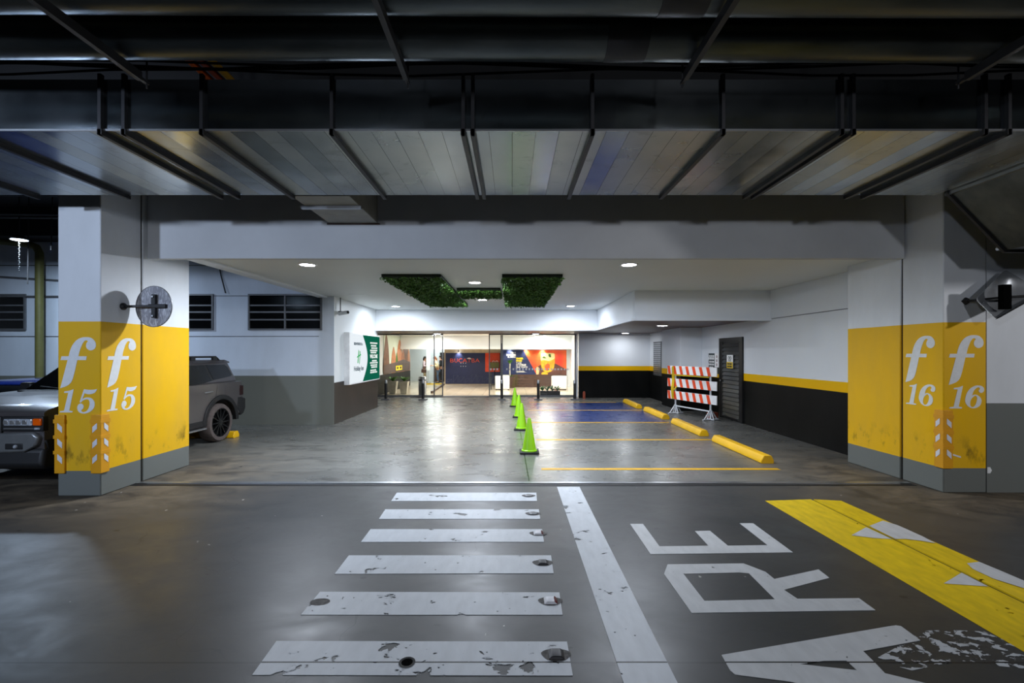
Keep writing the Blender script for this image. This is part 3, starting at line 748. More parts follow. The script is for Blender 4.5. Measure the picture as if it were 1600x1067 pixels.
for k in range(6):
    z = 3.95+.05*k+random.uniform(-.01,.01); y = 3.6+random.uniform(0,.4)
    pts = [(x, y, z+.03*math.sin(x*1.7+k)) for x in [-8+i*.8 for i in range(21)]]
    tag(build(MB().tube(pts, .009, 6), 'ceiling_cable', 'plastic', smooth=True), 'dark cable strung above the wide flat duct', 'cable', 'cables above the wide duct')

# far left pipes
gp_ = MB().tube([(-11.05,10.70,0.0),(-11.05,10.70,4.05),(-11.12,10.70,4.18),(-11.3,10.70,4.25),(-14.5,10.70,4.6)], .078, 16)
tag(build(gp_, 'wall_pipe', 'pipegreen', smooth=True), 'olive yellow pipe rising up the wall behind the grey car', 'pipe')
for (z0, z1, y, nm) in ((3.05,3.05,10.87,'thin straight conduit across the window at the left edge'), (3.75,3.1,10.87,'thin slanting conduit above the left edge window')):
    tag(build(MB().tube([(-15.9,y,z0),(-9.0,y,z0+(z1-z0)*.66)], .022, 8), 'conduit', 'greymetal', smooth=True), nm, 'conduit', 'conduits left of the f 15 pillar')
for k, (z, y) in enumerate(((4.95,8.3),(4.7,8.8),(4.5,9.6),(4.4,9.2),(4.25,8.5))):
    tag(build(MB().tube([(-15.8,y,z+.1),(-4.7,y,z)], .03, 8), 'ceiling_pipe', 'darkmetal', smooth=True), 'dark pipe under the slab above the car bay', 'pipe', 'dark pipes above the car bay')
for k, (px, y, z0, nm) in enumerate(((27,9,3.98,'hanger rod above the hanging lamp'),(80,9.3,3.8,'thin hanger rod nearest the f 15 pillar'),(43,9.6,3.15,'thin wire hanging behind the lamp'))):
    X = (px-800)*y/F
    if k: tag(build(MB().tube([(X,y,z0),(X+.03,y,5)], .012, 6), 'hanger_rod', 'rubber'), nm, 'rod')
wr = MB().tube([(-7.02,10.88,4.34),(-7.0,10.88,4.0),(-6.92,10.88,3.55),(-6.8,10.86,3.13)], .012, 6)
tag(build(wr, 'loose_wire', 'plastic', smooth=True), 'loose black wire hanging down to the half hidden window', 'wire')
X = (30-800)*9/F
r = thing('hanging_lamp', (X, 9, 3.93), 'glowing round lamp hanging over the car bay at far left', 'lamp')
build(MB().lathe([(.08,.05),(.14,.0),(.14,.02),(.06,.09),(.0005,.09)], (X,9,3.93), 24), 'lamp_shade', 'darkmetal', r, smooth=True)
M['lens_cold'] = glow('cold lamp lens', (215,235,255), 9)
build(MB().lathe([(.0005,-.012),(.125,-.004),(.125,.004),(.0005,.004)], (X,9,3.93), 24), 'lamp_lens', 'lens_cold', r)
build(MB().tube([(X,9,4.0),(X,9,5)], .012, 6), 'hanger_rod', 'darkmetal', r)
ch = MB()
for k in range(16): ch.ball((X+.004*((k % 2)*2-1), 9, 3.90-.038*k), .011, 6, 4)
build(ch, 'bead_chain', 'greymetal', r, smooth=True)

# ================================================================== DOWNLIGHTS
M['lens'] = glow('downlight lens', (238,244,255), 30)
M['ring'] = simple('white lamp ring', (235,235,235), .4)
dl = [((-3.13,7.0), 'round ceiling light nearest the beam, left side'), ((1.79,7.0), 'round ceiling light nearest the beam, right side'),
      ((-.71,8.75), 'round ceiling light between the two moss panels'), ((-.75,11.6), 'round ceiling light behind the moss bar'),
      ((-3.35,13.2), 'far left round ceiling light by the bulkhead'), ((1.68,13.1), 'far right round ceiling light by the bulkhead')]
for k, ((x, y), nm) in enumerate(dl):
    r = thing('downlight', (x, y, ZC), nm, 'ceiling light', 'round lights in the entrance ceiling')
    build(MB().lathe([(.11,-.012),(.14,-.012),(.145,0),(.11,0)], (x,y,ZC), 28, ring=True), 'trim_ring', 'ring', r, smooth=True)
    build(MB().lathe([(.0005,-.006),(.112,-.006),(.112,-.001),(.0005,-.001)], (x,y,ZC), 28), 'lens', 'lens', r)
    lamp('downlight_beam', 'AREA', (x, y, ZC-.016), 112 if y < 13 else 66, (232,241,255), .2)
for (px, py), nm in (((1035,507.5),'canopy light above the orange barrier'), ((977,519.5),'canopy light near the far black wall'), ((683,520.5),'canopy light in front of the left glass'), ((837,520.5),'canopy light in front of the right glass')):
    z = 2.46; Y = (z-H)*F/(HOR-py); Y = min(Y, 17.4); x = (px-800)*Y/F
    r = thing('downlight', (x, Y, z), nm, 'ceiling light', 'round lights in the wooden canopy')
    build(MB().lathe([(.13,-.03),(.16,-.03),(.165,0),(.13,0)], (x,Y,z), 24, ring=True), 'trim_ring', 'ring', r, smooth=True)
    build(MB().lathe([(.0005,-.026),(.132,-.026),(.132,-.004),(.0005,-.004)], (x,Y,z), 24), 'lens', 'lens', r)
    lamp('canopy_beam', 'AREA', (x, Y, z-.04), 16, (240,244,250), .22)
# ceiling hatch outline
tag(build(MB().box(-3.75,-3.35,10.5,10.9,ZC-.004,ZC), 'ceiling_hatch', 'ceiling'), 'small square hatch in the ceiling left of the moss panels', 'hatch')

# ================================================================== MOSS PANELS
def moss(x0, x1, y0, y1, label, n):
    r = thing('moss_panel', ((x0+x1)/2, (y0+y1)/2, ZC-.06), label, 'moss panel', 'green moss panels on the ceiling')
    build(MB().box(x0, x1, y0, y1, ZC-.05, ZC-.003), 'backing_board', 'mossback', r)
    mb = MB()
    for k in range(n):
        c = Vector((random.uniform(x0-.015, x1+.015), random.uniform(y0-.015, y1+.02), ZC-.055-abs(random.gauss(0, .022))))
        a = Vector((random.uniform(-1,1), random.uniform(-1,1), random.uniform(-.7,.3))).normalized()
        b = a.cross(Vector((random.uniform(-1,1), random.uniform(-1,1), random.uniform(-1,1)))).normalized()
        s = random.uniform(.016, .034)
        mb.add([c-a*s, c+b*s*.45, c+a*s, c-b*s*.45], [(0,1,2,3)])
    o = build(mb, 'moss_foliage', 'moss', r, clean=False); o['kind'] = 'stuff'
moss(-2.24, -1.22, 7.85, 12.6, 'left large green moss panel on the ceiling', 9000)
moss(-.17, .87, 7.85, 12.6, 'right large green moss panel on the ceiling', 9000)
moss(-1.15, -.24, 9.5, 10.7, 'narrow green moss bar joining the two large panels', 2600)

# ================================================================== CONES, WHEEL STOPS, BARRIER, BOLLARDS
def cone_parts(r):
    b = MB().box(-.165,.165,-.165,.165,0,.035)
    build(b, 'cone_base', 'rubber', r, bevel=.012)
    build(MB().lathe([(.135,.035),(.135,.05),(.118,.062),(.03,.575),(.026,.59),(.018,.592),(.014,.56)], (0,0,0), 28), 'cone_body', 'lime', r, smooth=True)
cones = [((.295,7.84), 'nearest lime green traffic cone'), ((.215,10.2), 'second nearest lime green traffic cone'), ((.185,12.2), 'third lime green traffic cone in the row'), ((.09,14.7), 'farthest lime green traffic cone in the row')]
r0 = None
for (x, y), nm in cones:
    if r0 is None:
        r0 = thing('traffic_cone', (0,0,0), nm, 'traffic cone', 'row of lime green cones'); cone_parts(r0); r0.location = (x, y, 0)
    else: dup(r0, (x, y, 0), nm, random.uniform(-.1,.1))

ws = [((3.95,7.95), 1.80, 'nearest yellow wheel stop, in front of the right pillar'), ((3.95,10.25), 1.74, 'second yellow wheel stop from the front'),
      ((3.97,12.65), 1.75, 'yellow wheel stop at the end of the nearer blue bay'), ((3.92,14.95), 1.75, 'farthest yellow wheel stop by the black wall')]
def wheel_stop(x, y, L, nm, ang=0):
    pr = [(-.10,0),(.10,0),(.10,.05),(.06,.125),(-.06,.125),(-.10,.05)]
    m = Matrix.Translation((x,y,0)) @ rot('Z', ang)
    tag(build(MB().prism(pr, lambda u, v, d: m @ Vector((u, d, v)), -L/2, L/2), 'wheel_stop', 'wheelstop', bevel=.012), nm, 'wheel stop', 'yellow wheel stops')
for (x, y), L, nm in ws: wheel_stop(x, y, L, nm, -.6)
wheel_stop(-6.13, 9.27, 1.1, 'small yellow wheel stop end behind the rear wheel of the grey car', 90)

# barrier
bx0, by0 = 4.62, 12.92; bx1, by1 = 5.045, 11.62
bd = Vector((bx1-bx0, by1-by0, 0)); BL = bd.length; bd.normalize(); bn = Vector((-bd.y, bd.x, 0))
if bn.y > 0: bn = -bn
br = thing('road_barrier', ((bx0+bx1)/2, (by0+by1)/2, 0), 'orange and white striped three board barrier by the black wall', 'barrier')
BP = lambda u, z, d=0: Vector((bx0, by0, z))+bd*u+bn*d
for zc in (1.23, .875, .525):
    u0, u1, hh = -.30, BL+.26, .115
    brd = build(MB().prism([(u0,zc-hh),(u1,zc-hh),(u1,zc+hh),(u0,zc+hh)], lambda u, v, d: BP(u, v, d), .026, .048), 'board', 'white', br, bevel=.004)
    st = MB(); n = 8; p = (u1-u0)/7.3
    for k in range(n):
        a = u0+.02+k*p; wv = .11
        if a+wv > u1-.02: break
        tl = max(a-.05, u0+.001)
        st.prism([(tl,zc+hh-.002),(tl+wv,zc+hh-.002),(min(a+wv+.02,u1-.001),zc-hh+.002),(a+.02,zc-hh+.002)], lambda u, v, d: BP(u, v, d), .0482, .0495)
    build(st, 'orange_stripes', 'orange', brd)
for u in (0, BL):
    build(MB().tube([BP(u,.03),BP(u,1.30)], .024, 12), 'post', 'whitemetal', br, smooth=True)
    ft = MB().tube([BP(u,.02,-.24),BP(u,.02,.24)], .018, 8).tube([BP(u,.28,0),BP(u,.02,.2)], .016, 8).tube([BP(u,.28,0),BP(u,.02,-.2)], .016, 8)
    ft.tube([BP(u-.12,.02),BP(u+.12,.02)], .018, 8).tube([BP(u,.28),BP(u-.11,.02)], .016, 8).tube([BP(u,.28),BP(u+.11,.02)], .016, 8)
    build(ft, 'foot', 'whitemetal', br, smooth=True)
build(MB().tube([BP(0,.22),BP(BL,.22)], .02, 10), 'cross_rail', 'whitemetal', br, smooth=True)
tp = MB()
for q, (u, wz) in enumerate(((-.06,.034),(-.02,.03))):
    pts = [(1.33,.06),(1.2,.065),(.95,.055),(.7,.07),(.42,.06)]
    for (za, da), (zb, db) in zip(pts[:-1], pts[1:]):
        tp.hexa([BP(u+.02*math.sin(za*7+q)-wz,za,da),BP(u+.02*math.sin(za*7+q)+wz,za,da),BP(u+.02*math.sin(za*7+q)+wz,za,da+.003),BP(u+.02*math.sin(za*7+q)-wz,za,da+.003)],
                [BP(u+.02*math.sin(zb*7+q)-wz,zb,db),BP(u+.02*math.sin(zb*7+q)+wz,zb,db),BP(u+.02*math.sin(zb*7+q)+wz,zb,db+.003),BP(u+.02*math.sin(zb*7+q)-wz,zb,db+.003)])
tp.hexa([BP(.0,.70,.07),BP(.14,.80,.07),BP(.14,.80,.073),BP(.0,.70,.073)], [BP(.02,.66,.07),BP(.16,.77,.07),BP(.16,.77,.073),BP(.02,.66,.073)])
tp.hexa([BP(-.05,1.075,.052),BP(BL,1.08,.052),BP(BL,1.08,.056),BP(-.05,1.075,.056)], [BP(-.05,1.105,.052),BP(BL,1.10,.052),BP(BL,1.10,.056),BP(-.05,1.105,.056)])
tag(build(tp, 'warning_tape', 'tape'), 'yellow tape wrapped round the left end of the striped barrier', 'tape')
# hollow bricks
def brick(x, y, z, a, nm):
    r = thing('hollow_brick', (x, y, z), nm, 'brick', 'bricks by the barrier foot')
    m = Matrix.Translation((x,y,z)) @ rot('Z', a)
    holes = [[(-.12+.06*i+.008-.0,.02+.055*j),(-.12+.06*i+.052,.02+.055*j),(-.12+.06*i+.052,.06+.055*j),(-.12+.06*i+.008,.06+.055*j)] for i in range(4) for j in range(2)]
    build(MB().prism([[(-.13,0),(.13,0),(.13,.14),(-.13,.14)]]+holes, lambda u, v, d: m @ Vector((u, d, v)), -.07, .07), 'brick_body', 'brick', r)
brick(5.30, 12.1, 0, 25, 'red hollow brick on the floor behind the barrier foot')

bol = thing('bollard', (0,0,0), 'x', 'bollard', 'black bollards in front of the glass')
build(MB().box(-.15,.15,-.12,.12,0,.04), 'base_plate', 'greymetal', bol, bevel=.006)
build(MB().lathe([(.05,.04),(.05,.60),(.0005,.60)], (0,0,0), 20), 'post', 'plastic', bol, smooth=True)
build(MB().lathe([(.052,.60),(.052,.70),(.045,.72),(.0005,.725)], (0,0,0), 20), 'cap', 'steel', bol, smooth=True)
for k, (px, nm) in enumerate(((603,'leftmost black bollard beside the lit sign wall'), (661,'black bollard in front of the left glass end'), (784,'black bollard right of the lobby doorway'), (841,'black bollard in front of the black planter'), (898,'black bollard by the white jamb and black wall'))):
    Y = 16.75; loc = ((px-800)*Y/F, Y, 0)
    if k == 0: bol.location = loc; bol['label'] = nm
    else: dup(bol, loc, nm)
r = thing('wall_stub', (2.71, 17.2, 0), 'small rust coloured pipe stub at the foot of the far wall', 'pipe')
build(MB().lathe([(.05,0),(.05,.22),(.03,.27),(.0005,.275)], (2.71,17.2,0), 16), 'stub', 'brick', r, smooth=True)

# ================================================================== SIGNS
M['litwhite'] = None
def lit_sign_white():
    t = NT('backlit white sign face'); x = t.xyz()
    e = t.new('Emission'); e.inputs[0].default_value = (.86,.93,.98,1); e.inputs[1].default_value = .95
    return t.done(e)
M['litwhite'] = lit_sign_white()
M['litgreen'] = glow('backlit green sign face', (18,110,84), .75)
M['littext'] = glow('backlit white lettering', (240,250,245), .95)
M['litlogo'] = glow('backlit green logo', (70,190,110), .8)
M['litgrey'] = glow('backlit grey lettering', (110,125,135), .8)
ls = thing('light_box_sign', (-4.17, 12.9, .90), 'backlit white and green sign box on the left wall', 'sign')
x0, x1, y0, y1, z0, z1 = -4.24, -4.10, 11.55, 14.2, .90, 2.235
build(MB().box(x0, x1-.004, y0, y1, z0, z1), 'sign_case', 'white', ls, bevel=.004)
fz = lambda u, v, d: Vector((x1-.004+d, y0+u, z0+v))
Lw, Hh = y1-y0, z1-z0
arc = [(.03,.03)]+[(1.02+.42*math.sin(PI*(k/14)), .03+(Hh-.06)*k/14) for k in range(15)]+[(.03,Hh-.03)]
build(MB().prism(arc, fz, 0, .004), 'white_panel', 'litwhite', ls)
arc2 = [(Lw-.03,.03),(Lw-.03,Hh-.03)]+[(1.02+.42*math.sin(PI*(k/14)), .03+(Hh-.06)*k/14) for k in range(14,-1,-1)]
build(MB().prism(arc2, fz, 0, .004), 'green_panel', 'litgreen', ls)
def st(s, size, mat, u, v, align='CENTER', bold=.004, sx=1):
    text(s, size, mat, 'lettering', ls, (x1+.003, y0+u, z0+v), (0,1,0), (0,0,1), align, bold, sx)
st('BIENVENIDOS A', .095, 'litgrey', .66, 1.02)
st('Holiday Inn', .17, 'litgrey', .70, .34)
H1 = [(-.11,-.16),(-.05,-.16),(.03,.16),(-.02,.20)]; H2 = [(.02,-.20),(.07,-.16),(.13,.16),(.08,.16)]; H3 = [(-.16,-.02),(.17,.05),(.15,.085),(-.12,.02)]
hb = MB()
for q in (H1, H2, H3): hb.prism([(.70+a, .70+b) for a, b in q], fz, .004, .006)
build(hb, 'script_logo', 'litlogo', ls)
st('WELCOME', .15, 'littext', 2.02, .66, bold=.006)
random.seed(11)
bars = MB()
for k, v in enumerate((1.10,1.02,.95,.88,.82,.58,.52,.45,.39,.30,.24)):
    c = 2.02+random.uniform(-.08,.08); wv = random.uniform(.22,.42); u = c-wv
    while u < c+wv:
        L = random.uniform(.03,.09); bars.prism([(u,v-.02),(u+L,v-.02),(u+L,v+.025),(u,v+.025)], fz, .004, .006); u += L+.018
tag(build(bars, 'lettering', 'littext', ls), kind='stuff')
# sign on wall by the door and sign on the door
def wallsign(name, y0, y1, z0, z1, mat, x, label):
    r = thing(name, (x, (y0+y1)/2, z0), label, 'sign')
    build(MB().box(x-.012, x, y0, y1, z0, z1), 'sign_board', mat, r)
    return r
M['signdark'] = simple('dark green sign', (24,44,42), .5)
w1 = wallsign('wall_sign', 12.35, 13.0, 1.14, 1.70, 'signdark', 5.598, 'dark notice with white lettering on the wall beside the black door')
build(MB().box(5.58, 5.587, 12.35, 12.60, 1.32, 1.70), 'white_panel', 'white', w1)
wl = MB()
for z, n_, h_ in ((1.60,.34,.05),(1.525,.40,.065),(1.44,.30,.05),(1.365,.38,.05),(1.28,.26,.05),(1.20,.16,.03)):
    u = 12.80+n_/2
    while u > 12.80-n_/2+.03:
        L = random.uniform(.04,.09); wl.box(5.583, 5.5865, max(u-L,12.64), u, z, z+h_); u -= L+.02
build(wl, 'lettering', 'white', w1)
ci = MB()
for zc in (1.61, 1.50, 1.39): ci.lathe([(.022,-.002),(.034,-.002),(.034,.002),(.022,.002)], (5.578,12.47,zc), 16, rot('Y', 90).to_3x3(), ring=True)
build(ci, 'round_symbols', 'redlens', w1)
w2 = wallsign('door_sign', 11.50, 11.82, 1.32, 1.66, 'white', 5.5605, 'white and yellow warning notice on the black louvred door')
build(MB().box(5.5445, 5.549, 11.50, 11.82, 1.32, 1.48), 'yellow_panel', 'tape', w2)
wl = MB()
for z in (1.41,1.345):
    for u, L in ((11.55,.10),(11.67,.05),(11.73,.05)): wl.box(5.5415, 5.545, u, u+L, z, z+.04)
build(wl, 'lettering', 'black', w2)
sm = MB().lathe([(.028,-.002),(.045,-.002),(.045,.002),(.028,.002)], (5.5465,11.70,1.58), 16, rot('Y', 90).to_3x3(), ring=True).lathe([(.028,-.002),(.045,-.002),(.045,.002),(.028,.002)], (5.5465,11.61,1.58), 16, rot('Y', 90).to_3x3(), ring=True).box(5.5445, 5.5485, 11.58, 11.74, 1.50, 1.52)
build(sm, 'symbols', 'signdark', w2)

# security camera
cx, cy = -4.18, 11.15
r = thing('security_camera', (cx, cy, 2.62), 'small bullet security camera hanging above the lit sign', 'camera')
build(MB().tube([(cx,cy,ZC),(cx,cy,2.72)], .014, 8), 'drop_pipe', 'greymetal', r)
build(MB().box(cx-.04, cx+.04, cy-.05, cy+.05, 2.66, 2.73), 'junction_box', 'greymetal', r, bevel=.008)
build(MB().tube([(cx-.02,cy-.02,2.66),(cx+.22,cy-.12,2.69)], .045, 14), 'camera_body', 'whitemetal', r, smooth=True)
build(MB().tube([(cx+.215,cy-.118,2.689),(cx+.235,cy-.126,2.6915)], .038, 14), 'camera_lens', 'glassdark', r)

# ================================================================== CARS
def arc(cx, cz, r, a0, a1, n=12):
    return [(cx+r*math.cos(math.radians(a0+(a1-a0)*k/n)), cz+r*math.sin(math.radians(a0+(a1-a0)*k/n))) for k in range(n+1)]
def add_wheel(r, P, l, side, hw, rad, W=.24):
    """one wheel: tyre with its rim as a sub-part"""
    c = P(side*(hw-W/2-.005), l, rad)
    mt = rot('Y', 90*side).to_3x3()
    w_ = W/2
    tyre = [(rad*.74,-w_),(rad*.93,-w_),(rad,-w_*.7),(rad,w_*.7),(rad*.93,w_),(rad*.76,w_),(rad*.74,w_*.8)]
    o = build(MB().lathe(tyre, c, 40, mt, ring=True), 'wheel', 'tyre', r, smooth=True)
    rim = MB().lathe([(rad*.67,w_*.5),(rad*.75,w_*.5),(rad*.75,w_*.97),(rad*.71,w_*.97),(rad*.67,w_*.7)], c, 40, mt, ring=True)
    rim.lathe([(.0005,w_*.3),(rad*.74,w_*.3),(rad*.74,w_*.34),(.0005,w_*.34)], c, 30, mt)
    rim.lathe([(.0005,w_*.9),(rad*.14,w_*.9),(rad*.17,w_*.6),(.0005,w_*.6)], c, 20, mt)
    for k in range(12):
        a = 2*PI*k/12; d = Vector((math.cos(a), math.sin(a), 0)); e = Vector((-d.y, d.x, 0))
        vs = []
        for q, hh, wv in ((rad*.12, w_*.86, .016), (rad*.71, w_*.92, .012)):
            vs += [d*q-e*wv+Vector((0,0,hh-.03)), d*q+e*wv+Vector((0,0,hh-.03)), d*q+e*wv+Vector((0,0,hh)), d*q-e*wv+Vector((0,0,hh))]
        rim.add([mt @ p+Vector(c) for p in vs], [(0,1,2,3),(7,6,5,4),(0,4,5,1),(1,5,6,2),(2,6,7,3),(3,7,4,0)])
    build(rim, 'rim', 'rim', o, smooth=True)
    nut = MB()
    for k in range(6):
        a = 2*PI*k/6; nut.add(*_disc(mt @ Vector((rad*.10*math.cos(a), rad*.10*math.sin(a), w_*.93))+Vector(c), mt @ Vector((0,0,1)), .008))
    build(nut, 'wheel_nuts', 'chrome', o)
def _disc(c, nrm, r, n=8):
    nrm = nrm.normalized(); a = nrm.orthogonal().normalized(); b = nrm.cross(a)
    return [c+a*r*math.cos(2*PI*k/n)+b*r*math.sin(2*PI*k/n) for k in range(n)], [tuple(range(n))]
M['tyre'] = simple('dusty tyre', (92,82,78), .8, var=.2, scale=20)
M['rim'] = simple('black alloy', (24,24,26), .32, .4)

def suv():
    hw = .95; xc = -6.57; yf = 5.45
    r = thing('car', (xc, yf+2.2, 0), 'grey boxy off-road car parked behind the f 15 pillar', 'car')
    P = lambda x, l, z: Vector((xc+x, yf+l, z))
    fw, rw, rad = .88, 3.40, .365
    prof = [(.10,.50)]+[(.05,.55),(.045,.985),(.09,1.015),(.35,1.075),(1.0,1.115),(1.55,1.135)]
    prof += [(4.05,1.125),(4.10,.95),(4.10,.55),(4.02,.48)]
    prof += [(rw+.44,.48)]+arc(rw, rad, .455, 15, 165, 14)+[(rw-.455,.42),(fw+.455,.42)]+arc(fw, rad, .455, 8, 165, 14)+[(fw-.45,.50)]
    fnp = lambda u, v, d: P(d, u, v)
    build(MB().prism(prof, fnp, -hw, hw), 'car_body', 'carpaint', r, bevel=.05, seg=3)
    build(MB().box(xc-.68, xc+.68, yf+.3, yf+3.9, .34, .95), 'underbody', 'plastic', r)
    # greenhouse
    zb, zt = 1.10, 1.545
    B = [(1.42,.86),(4.08,.87)]; T = [(1.98,.735),(3.93,.745)]
    gl = [P(-.86,1.42,zb),P(.86,1.42,zb),P(.87,4.08,zb),P(-.87,4.08,zb)]; gh = [P(-.735,1.98,zt),P(.735,1.98,zt),P(.745,3.93,zt),P(-.745,3.93,zt)]
    build(MB().hexa(gl, gh), 'cabin', 'carpaint', r, bevel=.06, seg=3)
    build(MB().hexa([P(-.70,2.02,zt-.01),P(.70,2.02,zt-.01),P(.72,4.02,zt-.015),P(-.72,4.02,zt-.015)], [P(-.66,2.10,zt+.03),P(.66,2.10,zt+.03),P(.68,3.95,zt+.025),P(-.68,3.95,zt+.025)]), 'roof', 'carpaint', r, bevel=.02)
    build(MB().hexa([P(-.72,3.86,zt-.05),P(.72,3.86,zt-.05),P(.70,4.07,zt-.045),P(-.70,4.07,zt-.045)], [P(-.71,3.86,zt+.02),P(.71,3.86,zt+.02),P(.69,4.06,zt-.005),P(-.69,4.06,zt-.005)]), 'roof_spoiler', 'carpaint', r, bevel=.012)
    def side(l, t, s, off=.008):
        """point on the side glass plane: l along the car, t from belt (0) to roof (1)"""
        x = .86+(.87-.86)*(l-1.42)/2.66; x = x+(.74-x)*t
        return P(s*(x+off), l, zb+(zt-zb)*t)
    for s in (1, -1):
        for nm, pts in (('front_window', [(1.78,.10),(2.16,.86),(2.48,.86),(2.48,.08)]), ('rear_window', [(2.54,.08),(2.54,.86),(3.16,.86),(3.26,.17),(3.05,.10)]), ('quarter_window', [(3.33,.20),(3.22,.86),(3.78,.84),(3.86,.72),(3.93,.36),(3.86,.30)])):
            b = MB().prism(spline([(a, c, 1) for a, c in pts], 1), lambda u, v, d: side(u, v, s, d), -.02, .008)
            build(b, nm, 'glassdark', r)
        # black pillar trims
        build(MB().prism([(3.16,.15),(3.12,.86),(3.22,.86),(3.32,.18)], lambda u, v, d: side(u, v, s, d), -.01, .006), 'pillar_trim', 'plastic', r)
        build(MB().prism([(2.46,.08),(2.46,.86),(2.56,.86),(2.56,.08)], lambda u, v, d: side(u, v, s, d), -.01, .006), 'pillar_trim', 'plastic', r)
        # arch flares
        for cx_, nm in ((fw, 'front_flare'), (rw, 'rear_flare')):
            o = arc(cx_, rad, .535, -2 if nm == 'rear_flare' else 4, 184, 18); i = arc(cx_, rad, .445, 184, -2 if nm == 'rear_flare' else 4, 18)
            o = [(a, max(b, .36)) for a, b in o]; i = [(a, max(b, .36)) for a, b in i]
            build(MB().prism(o+i, lambda u, v, d: P(s*d, u, v), hw-.06, hw+.022), nm, 'plastic', r, bevel=.01)
        build(MB().box(*sorted((xc+s*(hw-.10), xc+s*(hw+.015))), yf+fw+.5, yf+rw-.5, .36, .47), 'sill', 'plastic', r, bevel=.01)
        build(MB().box(*sorted((xc+s*(hw-.08), xc+s*(hw+.07))), yf+fw+.55, yf+rw-.52, .315, .345), 'side_step', 'silver', r, bevel=.008)
        build(MB().tube([P(s*(hw+.005),2.92,.975),P(s*(hw+.03),2.95,.98),P(s*(hw+.03),3.10,.985),P(s*(hw+.005),3.13,.985)], .013, 8), 'door_handle', 'silver', r, smooth=True)
        build(MB().tube([P(s*(hw+.005),1.86,.965),P(s*(hw+.03),1.89,.97),P(s*(hw+.03),2.04,.975),P(s*(hw+.005),2.07,.975)], .013, 8), 'door_handle', 'silver', r, smooth=True)
        lines = MB()
        for l in (1.50, 2.50): lines.box(*sorted((xc+s*(hw-.004), xc+s*(hw+.0015))), yf+l-.005, yf+l+.005, .47, 1.09)
        lines.prism([(3.28,1.09),(3.288,1.09),(3.235,.86),(3.01,.62),(3.0,.62),(3.225,.862)], lambda u, v, d: P(s*d, u, v), hw-.004, hw+.0015)
        build(lines, 'door_seams', 'black', r)
        # fuel flap on one side
        build(MB().box(*sorted((xc+s*(hw-.003), xc+s*(hw+.002))), yf+3.50, yf+3.70, .93, 1.06), 'fuel_flap' if s > 0 else 'side_panel', 'carpaint', r, bevel=.004)
        # mirrors
        build(MB().box(*sorted((xc+s*.90, xc+s*1.09)), yf+1.66, yf+1.76, 1.08, 1.25), 'wing_mirror', 'plastic', r, bevel=.03)
        # roof rails with feet
        rl = MB().tube([P(s*.66,2.25,zt+.02),P(s*.66,2.32,zt+.085),P(s*.67,3.66,zt+.085),P(s*.67,3.76,zt+.02)], .018, 8)
        for l in (2.3, 3.0, 3.62): rl.box(xc+s*.665-.02, xc+s*.665+.02, yf+l-.06, yf+l+.06, zt+.0, zt+.08)
        build(rl, 'roof_rail', 'plastic', r, smooth=True)
        # lamps
        build(MB().box(*sorted((xc+s*.935, xc+s*.958)), yf+3.99, yf+4.115, .84, 1.04), 'tail_lamp', 'taillens', r, bevel=.008)
        hx0, hx1 = sorted((s*.50, s*.84))
        build(MB().box(xc+min(s*.46,s*.955), xc+max(s*.46,s*.955), yf+.028, yf+.10, .765, .945), 'lamp_surround', 'plastic', r, bevel=.012)
        hl = build(MB().box(xc+hx0, xc+hx1, yf+.008, yf+.06, .835, .915), 'headlight', 'headglass', r, bevel=.01)
        led = MB()
        for q in range(4): led.box(xc+s*(.53+.075*q)-.028, xc+s*(.53+.075*q)+.028, yf+.002, yf+.012, .85, .90)
        build(led, 'lamp_chamber', 'silver', hl, bevel=.006)
        build(MB().box(*sorted((xc+s*.845, xc+s*.945)), yf+.010, yf+.085, .835, .92), 'turn_signal', 'amber', r, bevel=.01)
        build(MB().box(*sorted((xc+s*.50, xc+s*.86)), yf+.012, yf+.05, .795, .806), 'light_strip', 'silver', r)
        build(MB().box(*sorted((xc+s*.865, xc+s*.93)), yf+.012, yf+.06, .79, .812), 'side_lamp', 'headglass', r)
        # silver bumper corner with fog lamp
        bc = [(.30,.74),(.86,.76),(.93,.70),(.90,.60),(.74,.515),(.30,.50)]
        build(MB().prism(bc, lambda u, v, d: P(s*u, d, v), -.005, .14), 'bumper_corner', 'bumpersilver', r, bevel=.025)
        build(MB().box(*sorted((xc+s*.54, xc+s*.75)), yf-.012, yf+.02, .555, .625), 'fog_recess', 'plastic', r, bevel=.008)
        build(MB().ball(P(s*.67,-.012,.59), .024, 12, 8), 'fog_lamp', 'headglass', r, smooth=True)
        for l in (fw, rw): add_wheel(r, P, l, s, hw+.005, rad)
    # front: grille, lower bumper
    build(MB().box(xc-.46, xc+.46, yf+.02, yf+.10, .60, .945), 'grille', 'plastic', r, bevel=.015)
    gb = MB()
    for z in (.66,.73,.80,.87): gb.box(xc-.44, xc+.44, yf+.006, yf+.03, z, z+.025)
    build(gb, 'grille_bars', 'silver', r)
    lb = [(.0,.36),(.06,.30),(.40,.30),(.43,.60),(.12,.60),(.03,.55)]
    build(MB().prism(lb, fnp, -hw-.01, hw+.01), 'front_bumper', 'plastic', r, bevel=.04, seg=3)
    build(MB().prism([(.10,.50),(.43,.60),(.44,.66),(.05,.655)], fnp, -hw-.012, hw+.012), 'bumper_trim', 'plastic', r, bevel=.015)
    build(MB().prism([(4.02,.42),(4.14,.46),(4.20,.55),(4.20,.76),(4.08,.80),(3.90,.80),(3.88,.60)], fnp, -hw-.005, hw+.005), 'rear_bumper', 'plastic', r, bevel=.04, seg=3)
    # windscreen, bonnet creases
    def wind(u, t, d): 
        return P(u*(.80-.10*t), 1.42+.56*t-d*.62, zb+(zt-zb)*t+d*.78)
